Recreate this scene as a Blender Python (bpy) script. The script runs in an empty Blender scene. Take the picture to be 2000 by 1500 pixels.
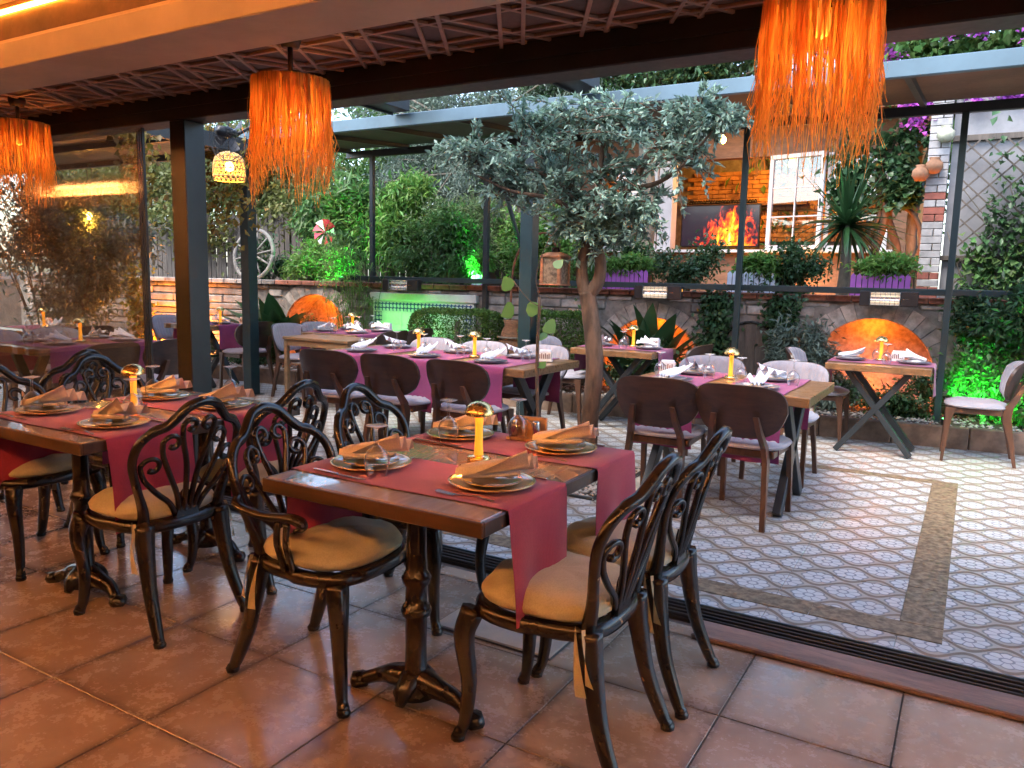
import bpy, math, random
import numpy as np
from mathutils import Matrix, Vector
random.seed(7)
RNG = np.random.default_rng(7)
PI = math.pi
S = bpy.context.scene
C = S.collection

# ---------------------------------------------------------------- camera
YAW, PITCH, ROLL = math.radians(-30.34), math.radians(7.743), math.radians(1.2606)
fw = Vector((math.sin(YAW) * math.cos(PITCH), math.cos(YAW) * math.cos(PITCH), -math.sin(PITCH)))
rt = Vector((math.cos(YAW), -math.sin(YAW), 0))
up = rt.cross(fw)
r2 = rt * math.cos(ROLL) + up * math.sin(ROLL)
u2 = -rt * math.sin(ROLL) + up * math.cos(ROLL)
cam_d = bpy.data.cameras.new('camera')
cam = bpy.data.objects.new('camera', cam_d)
C.objects.link(cam)
cam.matrix_world = Matrix(((r2.x, u2.x, -fw.x, 0), (r2.y, u2.y, -fw.y, 0), (r2.z, u2.z, -fw.z, 1.385), (0, 0, 0, 1)))
cam_d.sensor_width = 36
cam_d.lens = 36 * 1533.9 / 2000
cam_d.clip_start, cam_d.clip_end = 0.05, 400
S.camera = cam

# ---------------------------------------------------------------- daylight
SUN_EL, SUN_AZ = math.radians(58), math.radians(200)      # azimuth: direction the light comes from, clockwise from +Y
world = bpy.data.worlds.new('World')
S.world = world
world.use_nodes = True
nt = world.node_tree
sky = nt.nodes.new('ShaderNodeTexSky')
sky.sky_type = 'NISHITA'
sky.sun_disc = False
sky.sun_elevation = SUN_EL
sky.sun_rotation = SUN_AZ
sky.dust_density = 2.0
sky.air_density = 1.0
sky.ozone_density = 0.7
bg = nt.nodes['Background']
nt.links.new(sky.outputs[0], bg.inputs[0])
bg.inputs[1].default_value = 0.15
sun_d = bpy.data.lights.new('sun', 'SUN')
sun_d.energy = 0.55
sun_d.angle = math.radians(25)
sun_d.color = (1, 0.95, 0.88)
sun = bpy.data.objects.new('sun', sun_d)
C.objects.link(sun)
sd = Vector((math.sin(SUN_AZ) * math.cos(SUN_EL), math.cos(SUN_AZ) * math.cos(SUN_EL), math.sin(SUN_EL)))
sun.rotation_euler = sd.to_track_quat('Z', 'Y').to_euler()
S.view_settings.view_transform = 'Standard'
S.view_settings.look = 'None'
S.view_settings.gamma = 1
S.view_settings.use_curve_mapping = False
S.view_settings.exposure = 2.6
cy = S.cycles
cy.max_bounces = 7
cy.diffuse_bounces = 3
cy.glossy_bounces = 3
cy.transmission_bounces = 4
cy.transparent_max_bounces = 14
cy.caustics_reflective = False
cy.caustics_refractive = False
cy.sample_clamp_indirect = 4
cy.use_denoising = True

# ---------------------------------------------------------------- node helpers
class N:
    """a float socket with operators"""
    def __init__(s, t, sock): s.t, s.s = t, sock
    def _m(s, op, *a):
        n = s.t.nodes.new('ShaderNodeMath'); n.operation = op
        for i, x in enumerate((s,) + a):
            if isinstance(x, N): s.t.links.new(x.s, n.inputs[i])
            else: n.inputs[i].default_value = x
        return N(s.t, n.outputs[0])
    def __add__(s, o): return s._m('ADD', o)
    def __sub__(s, o): return s._m('SUBTRACT', o)
    def __mul__(s, o): return s._m('MULTIPLY', o)
    def __truediv__(s, o): return s._m('DIVIDE', o)
    def abs(s): return s._m('ABSOLUTE')
    def cos(s): return s._m('COSINE')
    def sin(s): return s._m('SINE')
    def floor(s): return s._m('FLOOR')
    def sqrt(s): return s._m('SQRT')
    def fmod(s, k): return s._m('FLOORED_MODULO', k)
    def lt(s, o): return s._m('LESS_THAN', o)
    def gt(s, o): return s._m('GREATER_THAN', o)
    def mn(s, o): return s._m('MINIMUM', o)
    def mx(s, o): return s._m('MAXIMUM', o)
    def atan2(s, o): return s._m('ARCTAN2', o)
    def sat(s): return s.mx(0.0).mn(1.0)
    def step(s, a, b):
        n = s.t.nodes.new('ShaderNodeMapRange'); n.interpolation_type = 'SMOOTHSTEP'
        s.t.links.new(s.s, n.inputs[0]); n.inputs[1].default_value = a; n.inputs[2].default_value = b
        return N(s.t, n.outputs[0])

def new_mat(name):
    m = bpy.data.materials.new(name); m.use_nodes = True
    return m, m.node_tree, m.node_tree.nodes['Principled BSDF']
def mix(t, fac, a, b, mode='MIX'):
    n = t.nodes.new('ShaderNodeMix'); n.data_type = 'RGBA'; n.blend_type = mode
    for i, x in ((0, fac), (6, a), (7, b)):
        if isinstance(x, N): t.links.new(x.s, n.inputs[i])
        elif hasattr(x, 'is_output'): t.links.new(x, n.inputs[i])
        elif isinstance(x, (tuple, list)): n.inputs[i].default_value = tuple(x[:3]) + (1,)
        else: n.inputs[i].default_value = x
    return n.outputs[2]
def coord(t, kind='Object', scale=(1, 1, 1)):
    c = t.nodes.new('ShaderNodeTexCoord'); mp = t.nodes.new('ShaderNodeMapping')
    mp.inputs[3].default_value = scale
    t.links.new(c.outputs[kind], mp.inputs[0]); return mp.outputs[0]
def world_pos(t, scale=(1, 1, 1)):
    g = t.nodes.new('ShaderNodeNewGeometry'); mp = t.nodes.new('ShaderNodeMapping')
    mp.inputs[3].default_value = scale
    t.links.new(g.outputs['Position'], mp.inputs[0]); return mp.outputs[0]
def noise(t, vec, scale, detail=4, rough=0.6, dist=0.0):
    n = t.nodes.new('ShaderNodeTexNoise'); t.links.new(vec, n.inputs['Vector'])
    n.inputs['Scale'].default_value = scale; n.inputs['Detail'].default_value = detail
    n.inputs['Roughness'].default_value = rough; n.inputs['Distortion'].default_value = dist
    return N(t, n.outputs[0])
def bump(t, bsdf, h, strength=0.2, dist=0.01):
    b = t.nodes.new('ShaderNodeBump'); b.inputs['Strength'].default_value = strength; b.inputs['Distance'].default_value = dist
    t.links.new(h.s, b.inputs['Height']); t.links.new(b.outputs[0], bsdf.inputs['Normal'])
def mul(c, k): return tuple(min(1, x * k) for x in c)
_M = {}
def M(name, base, rough=0.5, metal=0.0, var=0.25, scale=6.0, bp=0.1, bscale=60.0, rvar=0.12, spec=0.5, coat=0.0, stretch=(1, 1, 1), obj_rand=0.0, coords='world', base2=None):
    """weathered, noisy principled material"""
    if name in _M: return _M[name]
    m, t, b = new_mat(name)
    vec = world_pos(t, stretch) if coords == 'world' else coord(t, 'Object', stretch)
    n1 = noise(t, vec, scale, 5)
    f = n1.step(0.3, 0.7)
    col = mix(t, f, mul(base, 1 - var), base2 or mul(base, 1 + var))
    if obj_rand:
        oi = t.nodes.new('ShaderNodeObjectInfo')
        r = N(t, oi.outputs['Random'])
        hsv = t.nodes.new('ShaderNodeHueSaturation')
        t.links.new((r * (2 * obj_rand) + (1 - obj_rand)).s, hsv.inputs['Value'])
        t.links.new(col, hsv.inputs['Color']); col = hsv.outputs[0]
    t.links.new(col, b.inputs['Base Color'])
    n2 = noise(t, vec, bscale, 4)
    t.links.new((n2 * (2 * rvar) + (rough - rvar)).s, b.inputs['Roughness'])
    b.inputs['Metallic'].default_value = metal
    b.inputs['Specular IOR Level'].default_value = spec
    b.inputs['Coat Weight'].default_value = coat
    if bp: bump(t, b, n2, bp, 0.004)
    _M[name] = m
    return m
def emit(name, col, strength):
    m, t, b = new_mat(name)
    b.inputs['Base Color'].default_value = tuple(col) + (1,)
    b.inputs['Emission Color'].default_value = tuple(col) + (1,)
    b.inputs['Emission Strength'].default_value = strength
    return m
def leaf_mat(name, base, var=0.45, rough=0.45, trans=0.35, hue=0.03):
    m, t, b = new_mat(name)
    g = t.nodes.new('ShaderNodeNewGeometry')
    r = N(t, g.outputs['Random Per Island'])
    n1 = noise(t, world_pos(t), 1.7, 2)
    hsv = t.nodes.new('ShaderNodeHueSaturation')
    hsv.inputs['Color'].default_value = tuple(base) + (1,)
    t.links.new((r * (2 * hue) + (0.5 - hue)).s, hsv.inputs['Hue'])
    t.links.new(((r * 7.31).fmod(1.0) * (1.5 * var) + n1 * var + (1 - 1.15 * var)).s, hsv.inputs['Value'])
    t.links.new(hsv.outputs[0], b.inputs['Base Color'])
    b.inputs['Roughness'].default_value = rough
    b.inputs['Specular IOR Level'].default_value = 0.35
    tr = t.nodes.new('ShaderNodeBsdfTranslucent')
    t.links.new(hsv.outputs[0], tr.inputs[0])
    ms = t.nodes.new('ShaderNodeMixShader'); ms.inputs[0].default_value = trans
    out = t.nodes['Material Output']
    t.links.new(b.outputs[0], ms.inputs[1]); t.links.new(tr.outputs[0], ms.inputs[2]); t.links.new(ms.outputs[0], out.inputs[0])
    return m
def glass_mat(name, tint=(0.96, 0.98, 0.97), refl=1.0, rough=0.02, ior=1.45, film=0.0, edge=0.0):
    m, t, b = new_mat(name)
    t.nodes.remove(b)
    tr = t.nodes.new('ShaderNodeBsdfTransparent'); tr.inputs[0].default_value = tuple(tint) + (1,)
    gl = t.nodes.new('ShaderNodeBsdfGlossy'); gl.inputs['Roughness'].default_value = rough
    g = t.nodes.new('ShaderNodeNewGeometry'); dp = t.nodes.new('ShaderNodeVectorMath'); dp.operation = 'DOT_PRODUCT'
    t.links.new(g.outputs['Normal'], dp.inputs[0]); t.links.new(g.outputs['Incoming'], dp.inputs[1])
    r0 = ((ior - 1) / (ior + 1)) ** 2
    k = (N(t, dp.outputs['Value']).abs() * -1.0) + 1.0
    f = (k * k * k * k * k * (1 - r0) + r0) * refl        # Schlick, the same from both sides of a thin pane
    ms = t.nodes.new('ShaderNodeMixShader')
    t.links.new(f.sat().s, ms.inputs[0]); t.links.new(tr.outputs[0], ms.inputs[1]); t.links.new(gl.outputs[0], ms.inputs[2])
    last = ms.outputs[0]
    if edge:
        de = t.nodes.new('ShaderNodeBsdfGlossy'); de.inputs['Roughness'].default_value = 0.35; de.inputs[0].default_value = (0.8, 0.78, 0.75, 1)
        m3 = t.nodes.new('ShaderNodeMixShader'); t.links.new((k * k * edge).sat().s, m3.inputs[0])
        t.links.new(last, m3.inputs[1]); t.links.new(de.outputs[0], m3.inputs[2]); last = m3.outputs[0]
    if film:
        df = t.nodes.new('ShaderNodeBsdfDiffuse'); df.inputs[0].default_value = (0.55, 0.5, 0.42, 1)
        n = noise(t, world_pos(t), 2.2, 5)
        m2 = t.nodes.new('ShaderNodeMixShader')
        t.links.new((n * film).s, m2.inputs[0]); t.links.new(last, m2.inputs[1]); t.links.new(df.outputs[0], m2.inputs[2]); last = m2.outputs[0]
    t.links.new(last, t.nodes['Material Output'].inputs[0])
    return m

# ---------------------------------------------------------------- mesh helpers
def frame_of(d):
    d = Vector(d).normalized()
    a = Vector((0, 0, 1)) if abs(d.z) < 0.9 else Vector((1, 0, 0))
    x = a.cross(d).normalized(); y = d.cross(x)
    return x, y, d
class MB:
    def __init__(s): s.v, s.f, s.sm = [], [], []
    def add(s, vs, fs, smooth=False):
        o = len(s.v); s.v += [tuple(p) for p in vs]; s.f += [tuple(i + o for i in q) for q in fs]; s.sm += [smooth] * len(fs)
        return s
    def box(s, lo, hi, ch=0.0, mat=None):
        c = [(a + b) / 2 for a, b in zip(lo, hi)]; h = [abs(b - a) / 2 for a, b in zip(lo, hi)]
        ch = min(ch, min(h) * 0.9)
        if ch <= 0:
            vs = [(x, y, z) for x in (-h[0], h[0]) for y in (-h[1], h[1]) for z in (-h[2], h[2])]
            fs = [(0, 1, 3, 2), (4, 6, 7, 5), (0, 4, 5, 1), (2, 3, 7, 6), (0, 2, 6, 4), (1, 5, 7, 3)]
        else:
            vs, idx, fs = [], {}, []
            for sx in (-1, 1):
                for sy in (-1, 1):
                    for sz in (-1, 1):
                        for ax in range(3):
                            p = [sx * (h[0] - ch), sy * (h[1] - ch), sz * (h[2] - ch)]
                            p[ax] = (sx, sy, sz)[ax] * h[ax]
                            idx[(sx, sy, sz, ax)] = len(vs); vs.append(tuple(p))
            def q(*k): fs.append(tuple(idx[i] for i in k))
            for sg in (-1, 1):
                q((sg, -1, -1, 0), (sg, 1, -1, 0), (sg, 1, 1, 0), (sg, -1, 1, 0))
                q((-1, sg, -1, 1), (1, sg, -1, 1), (1, sg, 1, 1), (-1, sg, 1, 1))
                q((-1, -1, sg, 2), (1, -1, sg, 2), (1, 1, sg, 2), (-1, 1, sg, 2))
            for a in (-1, 1):
                for b2 in (-1, 1):
                    q((a, b2, -1, 0), (a, b2, 1, 0), (a, b2, 1, 1), (a, b2, -1, 1))
                    q((a, -1, b2, 0), (a, 1, b2, 0), (a, 1, b2, 2), (a, -1, b2, 2))
                    q((-1, a, b2, 1), (1, a, b2, 1), (1, a, b2, 2), (-1, a, b2, 2))
            for sx in (-1, 1):
                for sy in (-1, 1):
                    for sz in (-1, 1): q((sx, sy, sz, 0), (sx, sy, sz, 1), (sx, sy, sz, 2))
        if mat is not None: vs = [tuple(mat @ Vector(p)) for p in vs]
        else: vs = [(p[0] + c[0], p[1] + c[1], p[2] + c[2]) for p in vs]
        return s.add(vs, fs)
    def bar(s, p, q, w, h, ch=0.0, upv=(0, 0, 1)):
        """box from p to q, w across, h along upv"""
        p, q = Vector(p), Vector(q); d = q - p; L = d.length; d.normalize()
        u = Vector(upv); x = d.cross(u)
        if x.length < 1e-4: x = d.cross(Vector((0, 1, 0)))
        x.normalize(); u = x.cross(d)
        c = (p + q) / 2
        m = Matrix(((d.x, x.x, u.x, c.x), (d.y, x.y, u.y, c.y), (d.z, x.z, u.z, c.z), (0, 0, 0, 1)))
        return s.box((-L / 2, -w / 2, -h / 2), (L / 2, w / 2, h / 2), ch, m)
    def tube(s, pts, r, n=6, caps=True, flat=1.0):
        pts = [Vector(p) for p in pts]; k = len(pts)
        rs = r if isinstance(r, (list, tuple)) else [r] * k
        vs, fs = [], []
        x = None
        for i, p in enumerate(pts):
            d = (pts[min(i + 1, k - 1)] - pts[max(i - 1, 0)])
            if d.length < 1e-9: d = Vector((0, 0, 1))
            d.normalize()
            if x is None: x = frame_of(d)[0]
            else:
                x = x - d * x.dot(d)
                x = x.normalized() if x.length > 1e-6 else frame_of(d)[0]
            y = d.cross(x)
            for j in range(n):
                a = 2 * PI * j / n
                vs.append(p + (x * math.cos(a) + y * math.sin(a) * flat) * rs[i])
        for i in range(k - 1):
            for j in range(n):
                a, b = i * n + j, i * n + (j + 1) % n
                fs.append((a, b, b + n, a + n))
        if caps:
            fs.append(tuple(range(n))[::-1]); fs.append(tuple((k - 1) * n + j for j in range(n)))
        return s.add(vs, fs, True)
    def lathe(s, prof, n=20, c=(0, 0, 0), smooth=True, ribs=0, amp=0.0, close=False):
        vs, fs = [], []
        for r, z in prof:
            for j in range(n):
                a = 2 * PI * j / n
                rr = r * (1 + amp * math.cos(ribs * a)) if ribs else r
                vs.append((c[0] + rr * math.cos(a), c[1] + rr * math.sin(a), c[2] + z))
        for i in range(len(prof) - 1):
            for j in range(n):
                a, b = i * n + j, i * n + (j + 1) % n
                fs.append((a, b, b + n, a + n))
        if close:
            fs.append(tuple(range(n))[::-1]); o = (len(prof) - 1) * n; fs.append(tuple(o + j for j in range(n)))
        return s.add(vs, fs, smooth)
    def prism(s, poly, z0, z1, mat=None, smooth=False):
        """extrude a polygon in XY from z0 to z1 (mat maps to place)"""
        n = len(poly)
        vs = [(x, y, z0) for x, y in poly] + [(x, y, z1) for x, y in poly]
        fs = [tuple(range(n))[::-1], tuple(range(n, 2 * n))] + [(i, (i + 1) % n, n + (i + 1) % n, n + i) for i in range(n)]
        if mat is not None: vs = [tuple(mat @ Vector(p)) for p in vs]
        return s.add(vs, fs, smooth)
    def grid(s, fn, nu, nv, smooth=True):
        vs = [fn(i / nu, j / nv) for i in range(nu + 1) for j in range(nv + 1)]
        fs = [(i * (nv + 1) + j, (i + 1) * (nv + 1) + j, (i + 1) * (nv + 1) + j + 1, i * (nv + 1) + j + 1) for i in range(nu) for j in range(nv)]
        return s.add(vs, fs, smooth)
    def mesh(s, name):
        me = bpy.data.meshes.new(name); me.from_pydata(s.v, [], s.f)
        me.polygons.foreach_set('use_smooth', s.sm); me.update(); return me
    def build(s, name, mat=None, parent=None, **kw): return obj(name, s.mesh(name), mat, parent, **kw)
def obj(name, me, mat=None, parent=None, loc=None, rz=None):
    o = bpy.data.objects.new(name, me); C.objects.link(o)
    if mat is not None and len(me.materials) == 0: me.materials.append(mat)
    if parent is not None: o.parent = parent
    if loc is not None: o.location = loc
    if rz is not None: o.rotation_euler = (0, 0, rz)
    return o
def tag(o, label=None, cat=None, group=None, kind=None):
    if label: o['label'] = label
    if cat: o['category'] = cat
    if group: o['group'] = group
    if kind: o['kind'] = kind
    return o
def thing(name, label, cat, loc=(0, 0, 0), rz=0.0, group=None):
    o = bpy.data.objects.new(name, None); C.objects.link(o)
    o.empty_display_size = 0.1; o.location = loc; o.rotation_euler = (0, 0, rz)
    return tag(o, label, cat, group)
def copy_tree(o, parent=None):
    c = o.copy(); C.objects.link(c); c.parent = parent
    for ch in KIDS.get(o.name, []): KIDS.setdefault(c.name, []).append(copy_tree(ch, c))
    return c
KIDS = {}
def index_kids(o):
    KIDS[o.name] = list(o.children)
    for ch in o.children: index_kids(ch)
def dup(proto, loc, rz=0.0, label=None, group=None, sc=None):
    if proto.get('_used'):
        if proto.name not in KIDS: index_kids(proto)
        o = copy_tree(proto)
    else: o = proto; proto['_used'] = 1
    o.location = loc; o.rotation_euler = (0, 0, rz)
    if sc: o.scale = (sc, sc, sc) if not isinstance(sc, tuple) else sc
    if label: o['label'] = label
    if group: o['group'] = group
    return o
def lamp(name, loc, col, power, radius=0.02, parent=None, kind='POINT', aim=None, spot=1.6):
    d = bpy.data.lights.new(name, kind); d.energy = power; d.color = col
    d.shadow_soft_size = radius
    o = bpy.data.objects.new(name, d); C.objects.link(o); o.location = loc
    if kind == 'SPOT': d.spot_size = spot; d.spot_blend = 0.8
    if aim is not None: o.rotation_euler = (-Vector(aim)).to_track_quat('Z', 'Y').to_euler()
    if parent is not None: o.parent = parent
    return o

# leaves: many small folded quads, spread by numpy
def leaf_mesh(name, P, L, W, droop=0.25, outward=None, spread=1.0, jitter=0.35, fold=0.25):
    """P (n,3) leaf bases; each leaf is 2 quads folded along its midrib"""
    n = len(P)
    d = RNG.normal(size=(n, 3)) * spread
    if outward is not None: d += outward
    d[:, 2] -= droop
    d /= np.linalg.norm(d, axis=1, keepdims=True) + 1e-9
    upv = np.tile(np.array([0, 0, 1.0]), (n, 1)) + RNG.normal(size=(n, 3)) * 0.5
    sd_ = np.cross(d, upv); sd_ /= np.linalg.norm(sd_, axis=1, keepdims=True) + 1e-9
    nn = np.cross(sd_, d)
    l = (L * (1 + jitter * RNG.uniform(-1, 1, n)))[:, None]; w = (W * (1 + jitter * RNG.uniform(-1, 1, n)))[:, None]
    mid = P + d * l * 0.5; tip = P + d * l - nn * l * 0.12
    a = mid + sd_ * w * 0.5 + nn * w * fold; b = mid - sd_ * w * 0.5 + nn * w * fold
    V = np.stack([P, a, tip, b], 1).reshape(-1, 3)
    i = np.arange(n) * 4
    F = np.stack([i, i + 1, i + 2, i, i + 2, i + 3], 1).reshape(-1)
    me = bpy.data.meshes.new(name)
    me.vertices.add(4 * n); me.vertices.foreach_set('co', V.astype(np.float32).ravel())
    me.loops.add(6 * n); me.loops.foreach_set('vertex_index', F.astype(np.int32))
    me.polygons.add(2 * n); me.polygons.foreach_set('loop_start', (np.arange(2 * n) * 3).astype(np.int32))
    me.polygons.foreach_set('loop_total', np.full(2 * n, 3, np.int32))
    me.polygons.foreach_set('use_smooth', np.ones(2 * n, bool))
    me.update(calc_edges=True)
    return me
def clumps(blobs, per, shell=0.5, sub=7, subr=0.3):
    """points in uneven clumps: blobs = [(cx,cy,cz,rx,ry,rz)]"""
    pts, outs = [], []
    for (cx, cy_, cz, rx, ry, rz_) in blobs:
        k = max(3, int(sub))
        u = RNG.normal(size=(k, 3)); u /= np.linalg.norm(u, axis=1, keepdims=True)
        rad = RNG.uniform(shell, 1.0, (k, 1))
        cc = u * rad
        which = RNG.integers(0, k, per)
        off = RNG.normal(size=(per, 3)) * subr * RNG.uniform(0.4, 1.0, (per, 1))
        q = cc[which] + off
        pts.append(q * np.array([rx, ry, rz_]) + np.array([cx, cy_, cz])); outs.append(q / (np.linalg.norm(q, axis=1, keepdims=True) + 1e-6))
    return np.concatenate(pts), np.concatenate(outs)
def curve(pts, n=8):
    """Catmull-Rom through pts"""
    p = [Vector(q) for q in pts]; p = [p[0] * 2 - p[1]] + p + [p[-1] * 2 - p[-2]]
    out = []
    for i in range(1, len(p) - 2):
        for k in range(n):
            t = k / n; a, b, c, d = p[i - 1], p[i], p[i + 1], p[i + 2]
            out.append(0.5 * ((2 * b) + (c - a) * t + (2 * a - 5 * b + 4 * c - d) * t * t + (3 * b - a - 3 * c + d) * t ** 3))
    out.append(p[-2]); return out

# ---------------------------------------------------------------- materials
def iron_mat():
    m, t, b = new_mat('cast_iron_paint')
    v = coord(t, 'Object'); n1 = noise(t, v, 9, 4); n2 = noise(t, v, 90, 3); n3 = noise(t, world_pos(t), 13, 3, 0.5)
    col = mix(t, n1.step(0.3, 0.7), (0.010, 0.0075, 0.0065), (0.024, 0.016, 0.012))
    col = mix(t, n3.step(0.715, 0.735), col, (0.34, 0.19, 0.09))          # chipped paint
    t.links.new(col, b.inputs['Base Color']); t.links.new((n1 * 0.16 + 0.16).s, b.inputs['Roughness'])
    b.inputs['Specular IOR Level'].default_value = 0.5
    bump(t, b, n1, 0.05, 0.003)
    return m
iron = iron_mat()
darksteel = M('dark_steel', (0.035, 0.04, 0.042), 0.42, 0.3, 0.2, 3, 0.05, 70)
tealsteel = M('teal_steel_paint', (0.013, 0.031, 0.034), 0.38, 0.0, 0.2, 3, 0.05, 50)
bluesteel = M('pale_steel_fascia', (0.085, 0.135, 0.165), 0.38, 0.2, 0.15, 2, 0.04, 50)
beamwood = M('dark_beam_paint', (0.022, 0.013, 0.009), 0.5, 0, 0.3, 4, 0.1, 30)
def wood(name, c1, c2, rough=0.38, grain=26.0, axis=0, coat=0.1, bp=0.12):
    m, t, b = new_mat(name)
    sc = [7.0, 7.0, 7.0]; sc[axis] = 0.9
    v = coord(t, 'Object', tuple(sc))
    oi = t.nodes.new('ShaderNodeObjectInfo')
    ad = t.nodes.new('ShaderNodeVectorMath'); ad.operation = 'ADD'
    cx = t.nodes.new('ShaderNodeCombineXYZ')
    rr = N(t, oi.outputs['Random']) * 17.0
    for i in range(3): t.links.new(rr.s, cx.inputs[i])
    t.links.new(v, ad.inputs[0]); t.links.new(cx.outputs[0], ad.inputs[1])
    n1 = noise(t, ad.outputs[0], 2.2, 6, 0.65, 0.6)
    n2 = noise(t, ad.outputs[0], grain, 3, 0.6)
    f = (n1 * 0.75 + n2 * 0.35 - 0.05).step(0.25, 0.75)
    t.links.new(mix(t, f, c1, c2), b.inputs['Base Color'])
    t.links.new((n2 * 0.25 + (rough - 0.12)).s, b.inputs['Roughness'])
    b.inputs['Coat Weight'].default_value = coat
    bump(t, b, n2, bp, 0.003)
    return m
walnut = wood('walnut_chair_wood', (0.022, 0.011, 0.008), (0.062, 0.031, 0.021), 0.42, 7, 0, .1, .05)
leg_wood = wood('brown_leg_wood', (0.05, 0.021, 0.011), (0.11, 0.047, 0.024), 0.42, 7, 2, .1, .05)
slab = wood('waxed_table_slab', (0.13, 0.062, 0.026), (0.30, 0.155, 0.068), 0.3, 7, 0, .25, .04)
slab_y = wood('bistro_table_top', (0.29, 0.185, 0.11), (0.42, 0.285, 0.175), 0.2, 6, 1, .8, .015)
table_edge = wood('dark_table_edge', (0.03, 0.016, 0.01), (0.075, 0.038, 0.02), 0.4, 7, 0, .1, .04)
oak = wood('stand_wood', (0.12, 0.065, 0.03), (0.24, 0.14, 0.07), 0.45)
pinkwood = wood('napkin_holder_wood', (0.34, 0.18, 0.10), (0.5, 0.30, 0.18), 0.4)
oldwood = wood('old_threshold_wood', (0.10, 0.06, 0.045), (0.36, 0.22, 0.16), 0.55, 40, 0, 0.0, 0.4)
fence_wood = wood('grey_fence_wood', (0.05, 0.04, 0.032), (0.15, 0.12, 0.095), 0.7, axis=2, coat=0)

def cloth(name, base, rough=0.75, weave=900.0, sheen=0.25):
    m, t, b = new_mat(name)
    v = coord(t, 'Object')
    w1 = t.nodes.new('ShaderNodeTexWave'); w1.inputs['Scale'].default_value = weave / 6; w1.inputs['Distortion'].default_value = 0.6
    t.links.new(v, w1.inputs['Vector'])
    n1 = noise(t, v, 5, 4); n2 = noise(t, v, 220, 3)
    f = (n1 * 0.6 + n2 * 0.5).step(0.25, 0.8)
    t.links.new(mix(t, f, mul(base, 0.78), mul(base, 1.22)), b.inputs['Base Color'])
    b.inputs['Roughness'].default_value = rough
    b.inputs['Sheen Weight'].default_value = sheen
    b.inputs['Specular IOR Level'].default_value = 0.2
    bump(t, b, n2 * 0.7 + N(t, w1.outputs[1]) * 0.3, 0.25, 0.002)
    return m
runner_m = cloth('bordeaux_runner_cloth', (0.33, 0.035, 0.075))
sky_tint_runner_m = cloth('runner_cloth_sky_tint', (0.25, 0.04, 0.13))  # the bordeaux cloth with the open sky's cool tint put into its colour
napkin_in = cloth('napkin_linen', (0.78, 0.70, 0.66))
napkin_out = cloth('napkin_linen_white', (0.66, 0.66, 0.70))
cushion_m = cloth('cushion_cotton', (0.47, 0.44, 0.30))
grey_fab = cloth('grey_lilac_upholstery', (0.29, 0.275, 0.305), 0.8)
gold = M('brushed_gold', (0.80, 0.56, 0.22), 0.26, 1.0, 0.1, 8, 0.03, 120, 0.08, coords='obj')
chrome = M('cutlery_steel', (0.72, 0.70, 0.68), 0.2, 1.0, 0.06, 10, 0, 100, 0.06, coords='obj')
plate_m = M('gilt_glass_plate', (0.60, 0.42, 0.22), 0.13, 0.0, 0.1, 7, 0.02, 60, 0.06, 0.7, coat=0.5, coords='obj')
plate_rim = M('plate_gilt_rim', (0.72, 0.52, 0.26), 0.22, 0.6, 0.1, 9, 0, 60, 0.05, coords='obj')
plate_out = M('slate_plate', (0.16, 0.15, 0.18), 0.3, 0, 0.15, 6, 0.02, 60, 0.08, coords='obj')
glass_m = glass_mat('wine_glass', (0.93, 0.94, 0.93), 2.2, 0.04, 1.5, edge=0.75)
pane_m = glass_mat('sliding_glass', (0.975, 0.97, 0.95), 1.2, 0.02, 1.45, film=0.035)
bulb_w = emit('warm_bulb', (1.0, 0.62, 0.18), 8)
stem_glow = emit('lamp_stem_glow', (1.0, 0.42, 0.03), 0.13)  # LED light falling on the gold stem, given as the stem's own glow
black_m = M('black_plastic', (0.012, 0.012, 0.013), 0.4, 0, 0.2, 5, 0.03, 60)
soil = M('garden_soil', (0.075, 0.055, 0.042), 0.95, 0, 0.4, 9, 0.8, 45)
bark = M('tree_bark', (0.115, 0.068, 0.042), 0.9, 0, 0.45, 16, 0.9, 55, stretch=(1, 1, 0.3))
bark2 = M('grey_bark', (0.13, 0.11, 0.085), 0.9, 0, 0.4, 14, 0.9, 50, stretch=(1, 1, 0.3))

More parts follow.
